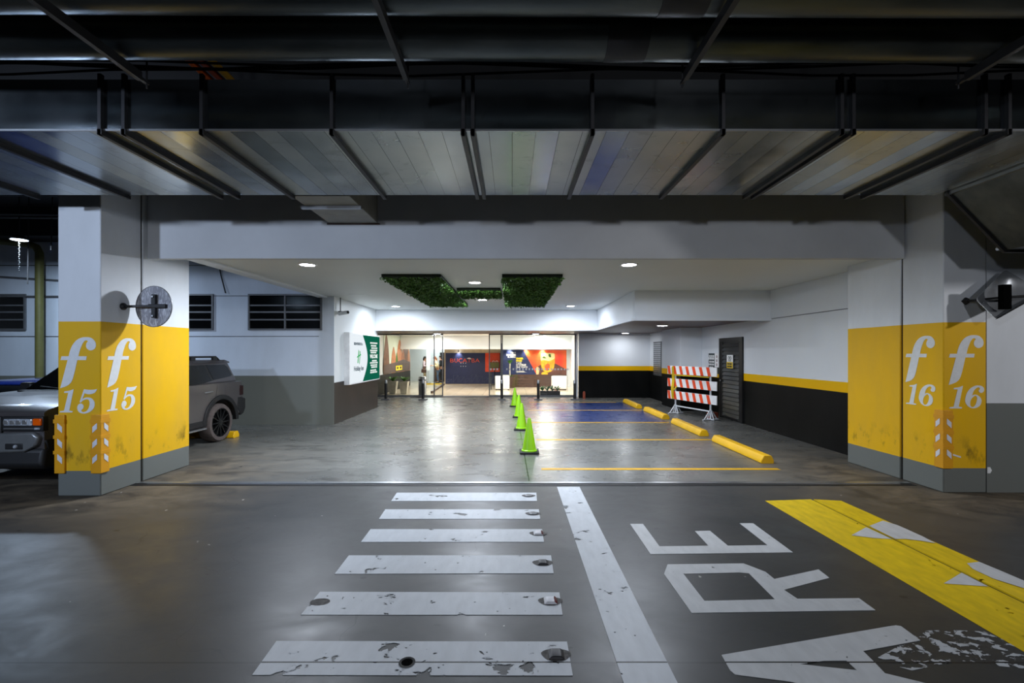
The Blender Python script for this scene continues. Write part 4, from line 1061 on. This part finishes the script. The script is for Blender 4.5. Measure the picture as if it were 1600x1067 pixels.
    build(MB().prism([(-1,.06),(1,.06),(.96,.90),(-.96,.90)], wind, -.01, .012), 'windscreen', 'glassdark', r)
    build(MB().box(xc-.80, xc+.80, yf+1.36, yf+1.56, 1.115, 1.15), 'cowl', 'plastic', r, bevel=.01)
    for s in (1,-1):
        build(MB().tube([P(s*.15,1.40,1.165),P(s*.55,1.46,1.20)], .01, 6), 'wiper', 'plastic', r)
    bl = MB().hexa([P(-.62,.16,1.02),P(.62,.16,1.02),P(.70,1.40,1.12),P(-.70,1.40,1.12)], [P(-.56,.26,1.06),P(.56,.26,1.06),P(.64,1.36,1.145),P(-.64,1.36,1.145)])
    build(bl, 'bonnet', 'carpaint', r, bevel=.02)
    build(MB().box(xc-.60, xc+.60, yf+4.06, yf+4.075, 1.16, 1.46), 'tailgate_window', 'glassdark', r)
    build(MB().box(xc-.26, xc+.26, yf+4.10, yf+4.112, .84, .95), 'number_plate', 'white', r)
M['headglass'] = simple('headlamp glass', (190,196,204), .12, .35, var=.4, scale=30)
M['bumpersilver'] = simple('satin silver bumper', (128,130,130), .35, .5)
suv()

def bluecar():
    hw = .86; xc = -9.12; yf = 6.6
    r = thing('car', (xc, yf+1.9, 0), 'low blue car behind the bonnet of the grey car', 'car')
    P = lambda x, l, z: Vector((xc+x, yf+l, z)); fnp = lambda u, v, d: P(d, u, v)
    fw, rw, rad = .75, 3.05, .30
    prof = [(.0,.30),(.0,.55),(.15,.68),(1.0,.80),(3.7,.82),(3.85,.75),(3.85,.30),(rw+.36,.25)]+arc(rw, rad, .35, -5, 185, 10)+arc(fw, rad, .35, -5, 185, 10)+[(fw-.36,.25)]
    build(MB().prism(prof, fnp, -hw, hw), 'car_body', 'bluepaint', r, bevel=.07, seg=3)
    gl = [P(-.78,.95,.79),P(.78,.95,.79),P(.80,3.75,.79),P(-.80,3.75,.79)]; gh = [P(-.60,1.55,1.16),P(.60,1.55,1.16),P(.60,3.30,1.17),P(-.60,3.30,1.17)]
    build(MB().hexa(gl, gh), 'cabin', 'glassdark', r, bevel=.05)
    build(MB().hexa([P(-.64,1.50,1.14),P(.64,1.50,1.14),P(.63,3.36,1.15),P(-.63,3.36,1.15)], [P(-.54,1.62,1.20),P(.54,1.62,1.20),P(.53,3.26,1.21),P(-.53,3.26,1.21)]), 'roof', 'bluepaint', r, bevel=.03)
    for s in (1,-1):
        for a, b in (((.78,.95,.79),(.60,1.55,1.16)), ((.80,2.4,.79),(.61,2.4,1.165)), ((.80,3.75,.79),(.60,3.30,1.17))):
            build(MB().tube([P(s*a[0],a[1],a[2]),P(s*b[0],b[1],b[2])], .03, 8), 'roof_pillar', 'bluepaint', r, smooth=True)
        build(MB().box(*sorted((xc+s*.45, xc+s*.80)), yf-.01, yf+.10, .56, .66), 'headlight', 'headglass', r, bevel=.02)
        build(MB().box(*sorted((xc+s*.82, xc+s*.98)), yf+1.2, yf+1.3, .80, .92), 'wing_mirror', 'bluepaint', r, bevel=.03)
        for l in (fw, rw): add_wheel(r, P, l, s, hw+.005, rad, .2)
    build(MB().box(xc-.40, xc+.40, yf-.012, yf+.05, .34, .50), 'grille', 'plastic', r, bevel=.01)
bluecar()

# ================================================================== GLASS FRONT
def pane(x0, x1, label, frames=(), dots=None, handle=None):
    r = thing('glass_panel', ((x0+x1)/2, 18.0, .03), label, 'glass panel', 'glass panels of the lobby front')
    build(MB().box(x0, x1, 17.994, 18.006, .03, 2.46), 'glass_pane', 'glass', r)
    b = MB().box(x0, x1, 17.98, 18.02, .03, .06).box(x0, x1, 17.98, 18.02, 2.42, 2.46)
    for x in frames: b.box(x-.02, x+.02, 17.975, 18.025, .03, 2.46)
    build(b, 'metal_frame', 'greymetal', r)
    if dots:
        d = MB()
        for k in range(int((dots[1]-dots[0])/.126)+1):
            x = dots[0]+k*.126; d.box(x-.033, x+.033, 17.99, 17.9935, 1.04, 1.11)
        build(d, 'sticker_row', 'sticker', r)
    if handle:
        build(MB().tube([(handle,17.96,.28),(handle,17.96,.95)], .022, 10).tube([(handle,17.96,.36),(handle,18,.36)], .012, 6).tube([(handle,17.96,.87),(handle,18,.87)], .012, 6), 'door_handle', 'chrome', r, smooth=True)
M['sticker'] = simple('frosted sticker', (205,205,208), .6)
pane(-5.44, -3.06, 'left glass panel in front of the two planters', frames=(-3.06,))
pane(-3.04, -2.72, 'narrow glass leaf at the left edge of the lobby doorway', frames=(-2.73,))
pane(-.90, -.42, 'narrow glass door leaf with chrome handle at the right of the doorway', frames=(-.89,-.43), dots=(-.83,-.5), handle=-.82)
pane(-.40, 2.50, 'right glass panel with a row of pale square stickers', frames=(-.38,2.48), dots=(-.2,2.2))

# ================================================================== LOBBY
def banner(name, x0, x1, y, z0, z1, mat, label):
    r = thing(name, ((x0+x1)/2, y, z0), label, 'banner')
    build(MB().box(x0, x1, y-.02, y, z0, z1), 'banner_panel', mat, r); return r
b1 = banner('wall_banner', -3.60, -.48, 24.78, .05, 1.72, 'navy', 'navy wall banner with orange lettering and a palm')
M['brightorange'] = simple('orange lettering', (255,92,44), .5)
y = 24.755
for s, px0, px1 in (('B',703.5,708.7),('U',710.2,715),('C',716.5,722.4),('A',723,729.8),('B',737,741.8),('A',742.4,749.4)):
    text(s, .31, 'brightorange', 'lettering', b1, ((px0-800)*y/F, y, H-(566.2-HOR)*y/F), (1,0,0), (0,0,1), 'LEFT', -.004, 1, .003, (px1-px0)*y/F)
pm = MB(); xp = (733-800)*y/F; zp = H-(560.5-HOR)*y/F
for a in (20, 60, 100, 140, 175, -10): pm.tube([(xp,y,zp),(xp+.07*math.cos(math.radians(a)),y,zp+.06*math.sin(math.radians(a))),(xp+.13*math.cos(math.radians(a)),y,zp+.07*math.sin(math.radians(a)))], [.014,.018,.003], 6)
build(pm, 'palm_emblem', 'letter', b1)
build(MB().tube([(xp,y,zp-.20),(xp,y,zp)], .014, 6), 'palm_trunk', 'brightorange', b1)
dd = MB()
for k in range(3):
    for q in range(2): dd.box(-2.78+.13*k, -2.75+.13*k, 24.752, 24.76, .98+q*.17, 1.02+q*.17)
build(dd, 'small_symbols', 'letter', b1)
M['navyline'] = simple('grey drawn line', (96,104,128), .5)
dl_ = MB()
for k in range(9):
    a = -3.5+k*.33; hh = .18+.3*((k*37) % 10)/10
    dl_.tube([(a,24.756,.12),(a,24.756,.12+hh),(a+.25,24.756,.12+hh),(a+.25,24.756,.12)], .006, 4)
    dl_.tube([(a,24.756,.12),(a+.25,24.756,.12+hh)], .005, 4)
build(dl_, 'line_drawing', 'navyline', b1)
b2 = banner('poster', (758-800)*24.7/F, (781-800)*24.7/F, 24.74, .70, 1.72, 'posterorange' if 'posterorange' in M else 'orange', 'orange poster on the right end of the navy banner')
ov = MB()
for x in (-1.0,-.82): ov.lathe([(.045,-.004),(.07,-.004),(.07,.004),(.045,.004)], (x,24.71,1.24), 18, rot('X', 90).to_3x3(), ring=True)
build(ov, 'ring_symbols', 'white', b2)
mb_ = thing('menu_board', (-1.02, 24.6, .9), 'small framed menu board in front of the orange poster', 'menu board')
build(MB().box(-1.18, -.70, 24.60, 24.63, .92, 1.20), 'board', 'pipegreen', mb_)
build(MB().box(-1.20, -.68, 24.61, 24.64, .90, 1.22).tube([(-.94,24.64,.004),(-.94,24.64,.95)], .02, 8).box(-1.1,-.78,24.55,24.75,.004,.02), 'stand', 'plastic', mb_)
# drink banner
y = 22.94
b3 = banner('wall_banner', (785-800)*y/F, (885-800)*y/F, 22.94, H-(585.2-HOR)*y/F, H-(546.6-HOR)*y/F, 'navy2' if 'navy2' in M else 'navy', 'navy and orange wall banner with a large iced drink')
def bx(p): x, _, z = at(750+p[0]*.1, 535+p[1]*.1, 22.9); return (x, z)
def flat(name, mat, pts, d, parent=b3, sp=False):
    q = [bx(p) for p in pts]
    if sp: q = spline(q, 4)
    build(MB().prism(q, lambda u, v, dd: Vector((u, 22.92-dd, v)), d, d+.003), name, mat, parent)
def orange_grad():
    t = NT('orange print'); n = t.noise(t.pos((1.2,1,.8)), 1.3, 3)
    return t.done(t.bsdf(t.mix(t.ramp(n, .35, .65), s2l((228,52,34)), s2l((255,120,52))), .5))
M['printorange'] = orange_grad()
M['printbrown'] = simple('brown print', (96,58,50), .5, var=.4, scale=5)
M['printyellow'] = simple('drink print', (250,176,40), .5, var=.35, scale=6)
M['printpale'] = simple('pale ice print', (252,226,160), .5, var=.15, scale=9)
M['printcream'] = simple('cream print', (226,196,140), .5, var=.2, scale=8)
flat('orange_field', 'printorange', [(680,118),(1350,118),(1350,505),(885,505)], .001)
flat('table_print', 'printbrown', [(860,400),(960,340),(1180,330),(1350,420),(1350,505),(885,505)], .005, sp=False)
flat('pineapple_print', 'printcream', [(880,400),(900,380),(925,400),(925,450),(910,503),(880,503)], .009, sp=True)
flat('glass_print', 'printyellow', [(945,200),(960,175),(1050,165),(1160,175),(1170,210),(1165,330),(1140,430),(1060,468),(990,440),(955,360)], .012, sp=True)
flat('ice_print', 'printpale', [(950,195),(965,172),(1050,163),(1155,172),(1165,210),(1165,250),(1080,290),(1000,275),(950,280)], .016, sp=True)
flat('ice_print', 'printorange', [(1010,380),(1050,330),(1090,350),(1080,420),(1040,440)], .016, sp=True)
flat('orange_slice_print', 'printyellow', [(965,500),(970,470),(1010,460),(1060,480),(1050,504)], .016, sp=True)
flat('leaf_print', 'moss', [(975,235),(1000,215),(1035,245),(1000,248)], .020, sp=True)
flat('leaf_print', 'moss', [(1070,190),(1100,180),(1110,230),(1080,225)], .020, sp=True)
def bt_(s, px, py, hpx, mat='white', bold=.003, align='LEFT'):
    x, z = bx((px, py)); text(s, hpx*.1*22.9/F*1.40, mat, 'lettering', b3, (x, 22.913, z), (1,0,0), (0,0,1), align, bold, .92)
M['textyellow'] = simple('yellow lettering', (246,222,40), .5)
bt_('VEN Y', 560, 172, 22, align='RIGHT'); bt_('DESCUBRE', 560, 206, 24, bold=.007, align='RIGHT'); bt_('EL MENÚ', 558, 238, 24, align='RIGHT')
bt_('FINGER', 565, 262, 25, 'textyellow', .008); bt_('FOOD', 565, 298, 25, 'textyellow', .008); bt_('Y LOS', 565, 331, 24)
bt_('CÓCTELES', 565, 363, 25, bold=.007); bt_('QUE TANTO', 565, 396, 24); bt_('QUIEREN…', 565, 468, 24)
bn_ = MB().box(-.1, 2.72, 22.86, 22.947, .007, .64)
sb = tag(build(bn_, 'wood_panel', 'brown'), 'dark brown wooden panel under the drink banner', 'panel')
g_ = MB()
for z in (.17,.33,.49): g_.box(-.1, 2.72, 22.856, 22.862, z, z+.012)
build(g_, 'panel_grooves', 'black', sb)
for x, nm in ((-.12,'left spotlight above the drink banner'), (.70,'middle spotlight above the drink banner'), (1.52,'right spotlight above the drink banner'), (-2.88,'spotlight above the navy banner')):
    yb = 22.94 if x > -2 else 24.78; yy = yb-.30; zz = 1.98 if x > -2 else 1.86
    r = thing('spotlight', (x, yy, zz), nm, 'spotlight', 'small spotlights over the banners')
    build(MB().tube([(x,yy,zz+.02),(x,yy+.25,zz+.06)], .012, 6), 'arm', 'steel', r)
    build(MB().tube([(x,yy,zz),(x,yy+.10,zz-.05)], [.03,.045], 12), 'lamp_head', 'steel', r, smooth=True)
    build(MB().add(*_disc(Vector((x,yy+.103,zz-.052)), Vector((0,.9,-.45)), .042, 12)), 'lens', 'lens', r)
    lamp('spot_beam', 'SPOT', (x, yy+.115, zz-.06), 60 if x > -2 else 45, (255,244,226), .04, (x, yb, zz-.42), spot_size=1.6, spot_blend=.9)
def tub_chair(x, y, nm, a=0):
    r = thing('armchair', (x, y, .004), nm, 'armchair', 'white armchairs by the drink banner')
    m = Matrix.Translation((x, y, .004)) @ rot('Z', a)
    q = MB()
    for bxx in ((-.33,-.22,-.30,.30,.05,.62),(.22,.33,-.30,.30,.05,.62)): q.box(*bxx, m)
    build(q, 'armrests', 'ring', r, bevel=.03)
    build(MB().box(-.33,.33,-.34,-.24,.05,.66,m), 'backrest', 'ring', r, bevel=.03)
    build(MB().box(-.22,.22,-.24,.30,.16,.40,m), 'seat', 'ring', r, bevel=.04)
    ft = MB()
    for sx in (-.28,.28):
        for sy in (-.28,.26): ft.lathe([(.02,0),(.02,.06),(.0005,.06)], m @ Vector((sx,sy,0)), 8)
    build(ft, 'feet', 'black', r)
tub_chair(-.445, 21.4, 'white armchair left of the palm pot in the lobby', 0)
tub_chair(2.19, 21.4, 'white armchair at the right end of the lobby', 0)
def leaves(r, x, y, z, n, L, up, spread, name='leaves', wid=.02):
    mb = MB()
    for k in range(n):
        a = 2*PI*k/n+random.uniform(-.3,.3); d = Vector((math.cos(a), math.sin(a), 0)); l = L*random.uniform(.7,1.1); u = up*random.uniform(.6,1.2); e = Vector((-d.y, d.x, 0))
        pts = [Vector((x,y,z))+d*spread*l*t+Vector((0,0,u*(t*1.6-t*t*.9))) for t in (0,.25,.5,.75,1)]
        ws_ = [.3, 1, 1.1, .7, .05]
        vs = [];
        for p, q in zip(pts, ws_): vs += [p-e*wid*q, p+Vector((0,0,-.004)), p+e*wid*q]
        fs = []
        for i in range(4):
            o = i*3; fs += [(o,o+1,o+4,o+3),(o+1,o+2,o+5,o+4)]
        mb.add(vs, fs)
    return build(mb, name, 'leafgreen', r, clean=False)
random.seed(5)
def planter(x, y, nm):
    r = thing('planter', (x, y, .004), nm, 'planter', 'tapered stone planters behind the left glass')
    build(MB().hexa([(x-.12,y-.12,.01),(x+.12,y-.12,.01),(x+.12,y+.12,.01),(x-.12,y+.12,.01)], [(x-.18,y-.18,.52),(x+.18,y-.18,.52),(x+.18,y+.18,.52),(x-.18,y+.18,.52)]), 'pot', 'potgrey', r, bevel=.01)
    build(MB().box(x-.15,x+.15,y-.15,y+.15,.50,.525), 'soil', 'brown', r)
    leaves(r, x, y, .52, 30, .34, .26, .95, wid=.025)
planter(-5.02, 19.3, 'tapered grey planter with green leaves, nearer the lit sign')
planter(-4.50, 19.1, 'tapered grey planter with green leaves, right one of the pair')
r = thing('planter', (1.52, 18.35, .004), 'long black planter box with leafy plants behind the right glass', 'planter')
build(MB().box(1.12,1.92,18.22,18.5,.004,.20), 'planter_box', 'plastic', r, bevel=.008)
for k in range(4): leaves(r, 1.22+.2*k, 18.36, .19, 15, .28, .26, .8, 'leaves', .022)
r = thing('potted_palm', (-.03, 22.5, .004), 'tall thin potted palm beside the left armchair', 'plant')
build(MB().hexa([(-.13,22.35,.01),(.13,22.35,.01),(.13,22.6,.01),(-.13,22.6,.01)], [(-.16,22.32,.55),(.16,22.32,.55),(.16,22.63,.55),(-.16,22.63,.55)]), 'pot', 'brown', r, bevel=.01)
build(MB().tube([(-.10,22.48,.5),(-.11,22.48,.9),(-.10,22.48,1.2)], .035, 8), 'trunk', 'potgrey', r, smooth=True)
leaves(r, -.10, 22.48, 1.15, 26, .22, .30, .9, 'fronds', .022); leaves(r, -.05, 22.47, .54, 16, .16, .1, 1, 'ground_leaves', .03)
# photo poster on the left lobby wall: blurred brown tree-like shapes over pale ground
r = thing('poster', (-5.44, 20.9, .82), 'large photo poster of people with a yellow label on the left lobby wall', 'poster')
W3 = lambda u, v, d: Vector((-5.435+d, 19.0+u, v))
build(MB().box(-5.45, -5.436, 19.35, 24.25, .80, 2.5), 'poster_panel', 'posterpale', r) if 'posterpale' in M else build(MB().box(-5.447, -5.423, 19.35, 24.25, .82, 2.5), 'poster_panel', simple('pale poster print', (206,216,202), .5, var=.1, scale=1), r)
M['postbrown'] = simple('brown poster print', (120,82,58), .5, var=.35, scale=4)
M['postskin'] = simple('tan poster print', (186,122,84), .5, var=.3, scale=4)
M['postdark'] = simple('dark poster print', (92,76,72), .5, var=.3, scale=4)
def fig(u, w_, z0, z1, mat, d):
    build(MB().prism(spline([(u-w_,z0),(u-w_*.9,z0+(z1-z0)*.55),(u-w_*.35,z1-.12),(u,z1),(u+w_*.35,z1-.12),(u+w_*.9,z0+(z1-z0)*.55),(u+w_,z0)], 3), W3, d, d+.003), 'figure_print', mat, r)
fig(.75, .42, .83, 2.49, 'postbrown', .014); fig(1.95, .42, .83, 2.0, 'postskin', .018); fig(3.05, .55, .83, 2.35, 'postskin', .018); fig(4.35, .62, .83, 2.46, 'postbrown', .014); fig(3.75, .40, .83, 1.9, 'postskin', .022); fig(2.5, .22, .83, 1.75, 'moss', .022); fig(5.0, .30, .83, 2.0, 'postskin', .022)
build(MB().prism([(.36,.82),(5.24,.82),(5.24,1.25),(3.8,1.40),(2.2,1.28),(.36,1.2)], W3, .027, .03), 'table_print', 'postdark', r)
build(MB().prism([(2.3,.90),(3.5,.90),(3.5,1.12),(2.3,1.12)], W3, .031, .034), 'yellow_label', 'textyellow', r)
for u in (2.62, 3.18): build(MB().prism([(u-.16,.96),(u+.16,.96),(u+.16,1.06),(u-.16,1.06)], W3, .034, .036), 'label_symbol', 'brown', r)
# white hanging banner, grey waste column
r = thing('feather_flag', (-4.88, 26, .2), 'tall white feather banner left of the people in the lobby', 'banner')
fx = (669.5-800)*26/F
build(MB().prism(spline([(fx-.09,.75),(fx-.12,1.2),(fx-.10,1.9),(fx-.02,2.25),(fx+.06,2.3),(fx+.10,1.8),(fx+.11,1.2),(fx+.08,.75)], 4), lambda u, v, d: Vector((u, d, v)), 26, 26.01), 'flag', 'white', r)
build(MB().tube([(fx-.02,26.02,.05),(fx-.02,26.02,2.25)], .012, 6).lathe([(.16,.004),(.16,.05),(.03,.05),(.0005,.05)], (fx-.02,26.02,0), 16), 'pole', 'steel', r)
r = thing('waste_bin', (-3.55, 18.55, .004), 'slim steel bin column beside the bollard behind the glass', 'bin')
build(MB().lathe([(.16,.0),(.16,.72),(.13,.76),(.0005,.77)], (-3.62,18.5,.004), 22), 'bin_body', 'steel', r, smooth=True)
build(MB().lathe([(.165,.60),(.165,.64),(.158,.64),(.158,.60)], (-3.62,18.5,.004), 22, ring=True), 'bin_band', 'plastic', r, smooth=True)
tag(build(MB().lathe([(.035,.004),(.035,2.1),(.0005,2.1)], (-.41,18.42,0), 12), 'dark_post', 'plastic', smooth=True), 'thin tall dark post behind the glass above a bollard', 'post')

# lobby ceiling lights
for k, (x, yy, nm) in enumerate(((-2.6,19.5,'round lobby light left of the doorway'), (-.5,19.8,'round lobby light above the doorway edge'), (1.7,20.2,'round lobby light above the right glass'), (1.5,21.7,'lobby light nearest the drink banner'), (-3.6,21.2,'lobby light above the left planters'))):
    r = thing('downlight', (x, yy, 2.53), nm, 'ceiling light', 'round lights in the lobby ceiling')
    build(MB().lathe([(.10,2.535),(.13,2.535),(.135,2.56),(.10,2.56)], (x,yy,0), 22, ring=True), 'trim_ring', 'ring', r, smooth=True)
    build(MB().lathe([(.0005,2.54),(.102,2.54),(.102,2.555),(.0005,2.555)], (x,yy,0), 22), 'lens', 'lens', r)
    lamp('lobby_beam', 'AREA', (x, yy, 2.53), 72, (255,248,236), .3)
lamp('corridor_beam', 'AREA', (-4.3, 25.2, 2.5), 90, (240,250,250), .8)
lamp('corridor_beam', 'AREA', (-4.6, 27.0, 2.5), 25, (240,250,250), .5)

# ================================================================== PEOPLE
def skinned(name, pts, edges, rad, mat, parent, sub=2):
    me = bpy.data.meshes.new(name); me.from_pydata(pts, edges, [])
    o = bpy.data.objects.new(name, me); COL.objects.link(o)
    md = o.modifiers.new('skin', 'SKIN'); md.use_smooth_shade = True
    lay = me.skin_vertices[0].data
    for i, q in enumerate(rad): lay[i].radius = (q, q) if not isinstance(q, tuple) else q
    lay[0].use_root = True
    o.modifiers.new('sub', 'SUBSURF').levels = sub; o.modifiers['sub'].render_levels = sub
    dg = bpy.context.evaluated_depsgraph_get(); dg.update()
    new = bpy.data.meshes.new_from_object(o.evaluated_get(dg)); bpy.data.objects.remove(o); bpy.data.meshes.remove(me)
    new.name = name; new.materials.clear(); new.materials.append(M[mat])
    ob = bpy.data.objects.new(name, new); COL.objects.link(ob); ob.parent = parent
    return ob
def person(x, y, hgt, facing, lean, shirt, trousers, hair, label, arms=(.3,.3), bend=.2, hairlen=.1):
    r = thing('person', (x, y, .004), label, 'person', 'people standing in the lobby corridor')
    k = hgt/1.75
    m = rot('Z', facing)
    def V(a, b, c):       # a: right, b: forward, c: up
        if c > .95: b = b+lean*(c-.95)
        return (m @ Vector((a*k, b*k, c*k)))
    body = [V(0,0,.95), V(0,0,1.12), V(0,.0,1.32), V(0,0,1.46), V(0,.02,1.55), V(0,.03,1.63), V(0,.025,1.71)]
    rad = [.13,.12,.14,.09,.055,.085,.07]
    ed = [(i, i+1) for i in range(6)]
    limbs = {}
    for s, ar in ((-1, arms[0]), (1, arms[1])):
        b0 = len(body)
        body += [V(s*.17,0,1.40), V(s*.22,-.02,1.13), V(s*.20,ar*.6,.98+ar*.35), V(s*.19,ar*.6+.07,.95+ar*.40)]; rad += [.06,.045,.035,.03]
        ed += [(3,b0),(b0,b0+1),(b0+1,b0+2),(b0+2,b0+3)]
        for q in range(4):                                          # fingers
            f0 = len(body); body += [V(s*(.175+.014*q),ar*.6+.11,.925+ar*.42), V(s*(.175+.014*q),ar*.6+.14,.90+ar*.42-.005*q)]; rad += [.009,.008]; ed += [(b0+3,f0),(f0,f0+1)]
        f0 = len(body); body += [V(s*.155,ar*.6+.09,.95+ar*.42)]; rad += [.01]; ed += [(b0+3,f0)]
        l0 = len(body)
        body += [V(s*.09,0,.86), V(s*.10,.02+bend*.1,.48), V(s*.10,-.02,.09), V(s*.11,.12,.035)]; rad += [.085,.06,.042,.036]
        ed += [(0,l0),(l0,l0+1),(l0+1,l0+2),(l0+2,l0+3)]
    skinned('body', body, ed, [q*k for q in rad], 'skin', r, 1)
    # face: nose, eyes, mouth, ears
    hd = V(0,.03,1.64)
    fc = MB().ball(V(0,.125,1.625), .014*k, 8, 6)
    for s in (-1, 1): fc.ball(V(s*.085,.02,1.63), .02*k, 8, 6)
    build(MB().add([p+wloc(r) for p in fc.v], fc.f), 'nose_and_ears', 'skin', r, smooth=True)
    ey = MB()
    for s in (-1, 1): ey.ball(V(s*.032,.108,1.655), .010*k, 8, 6)
    ey.box(-.02,.02,-.004,.004,-.004,.004, Matrix.Translation(V(0,.112,1.585)) @ m)
    build(MB().add([p+wloc(r) for p in ey.v], ey.f), 'eyes_and_mouth', 'black', r, smooth=True)
    # clothes
    sp = [V(0,0,.92), V(0,0,1.12), V(0,0,1.32), V(0,0,1.47)]; se = [(0,1),(1,2),(2,3)]; sr = [.155,.145,.16,.10]
    for s, ar in ((-1, arms[0]), (1, arms[1])):
        b0 = len(sp); sp += [V(s*.175,0,1.40), V(s*.225,-.02,1.13), V(s*.205,ar*.55,.985+ar*.33)]; sr += [.078,.062,.05]; se += [(2,b0),(b0,b0+1),(b0+1,b0+2)]
    skinned('shirt', sp, se, [q*k for q in sr], shirt, r, 1)
    tp_ = [V(0,0,.93)]; te = []; tr_ = [.15]
    for s in (-1, 1):
        b0 = len(tp_); tp_ += [V(s*.095,0,.82), V(s*.105,.02+bend*.1,.48), V(s*.105,-.02,.10)]; tr_ += [.105,.078,.062]; te += [(0,b0),(b0,b0+1),(b0+1,b0+2)]
    skinned('trousers', tp_, te, [q*k for q in tr_], trousers, r, 1)
    sh = MB()
    for s in (-1, 1): sh.box(-.05*k,.05*k,-.08*k,.18*k,0,.08*k, Matrix.Translation(V(s*.105,0,0)) @ m)
    build(MB().add([p+wloc(r) for p in sh.v], sh.f), 'shoes', 'black', r, bevel=.02)
    hr = MB().ball(V(0,-.005,1.695), .10*k, 14, 10, (1.0,1.05,.95))
    hr.ball(V(0,-.05,1.64-hairlen/2), .085*k, 12, 8, (1,.7,1+hairlen*4))
    build(MB().add([p+wloc(r) for p in hr.v], hr.f), 'hair', hair, r, smooth=True)
    return r
M['pinkshirt'] = simple('pale pink cloth', (214,190,196), .8)
M['creamshirt'] = simple('cream cloth', (226,206,170), .8)
M['blackcloth'] = simple('black cloth', (22,22,26), .8)
M['khaki'] = simple('khaki cloth', (176,158,124), .8)
M['jeans'] = simple('blue denim', (62,84,116), .8)
M['auburn'] = simple('auburn hair', (140,72,34), .5)
M['darkhair'] = simple('dark hair', (34,24,20), .5)
px_ = lambda p, y: (p-800)*y/F
person(px_(663,26.3), 26.3, 1.50, -90, .05, 'pinkshirt', 'khaki', 'darkhair', 'person in a pale pink top and khaki trousers', (.5,.5), .3)
person(px_(684.5,26.2), 26.2, 1.50, 100, .30, 'creamshirt', 'jeans', 'auburn', 'person with auburn hair in a cream top and jeans, head bowed', (.55,.55), .2, .14)
person(px_(690.5,26.9), 26.9, 1.56, 80, .12, 'blackcloth', 'blackcloth', 'darkhair', 'person dressed in black behind the one in cream', (.4,.4), .2)
hb_ = thing('handbag', (px_(662.5,26.05), 26.05, .55), 'brown bag carried by the person in pale pink', 'bag')
xx = px_(662.5,26.02)
build(MB().box(xx-.14,xx+.14,25.92,26.02,.60,.80), 'bag_body', 'brown', hb_, bevel=.03)
build(MB().tube([(xx-.10,25.97,.80),(xx-.08,25.99,.92),(xx+.08,25.99,.92),(xx+.10,25.97,.80)], .012, 6), 'strap', 'brown', hb_, smooth=True)

# ================================================================== LIGHTS OF THE GARAGE
lamp('garage_lamp', 'SPOT', (-2.6, -2.4, 3.25), 260, (222,232,250), .16, (-2.0, 6, 1.9), spot_size=2.5, spot_blend=.25)
lamp('garage_lamp', 'SPOT', (3.0, -2.2, 3.25), 290, (232,236,246), .16, (2.6, 6, 1.9), spot_size=2.5, spot_blend=.25)
lamp('garage_lamp', 'SPOT', (8.4, .2, 3.3), 480, (236,236,240), .16, (5.6, 5.6, 1.2), spot_size=1.3, spot_blend=.4)
lamp('garage_lamp', 'AREA', (X, 9, 3.90), 125, (205,228,255), .26)
lamp('garage_lamp', 'SPOT', (-7.0, -1.0, 3.3), 950, (205,224,255), .16, (-5.2, 5.5, 1.2), spot_size=1.3, spot_blend=.4)
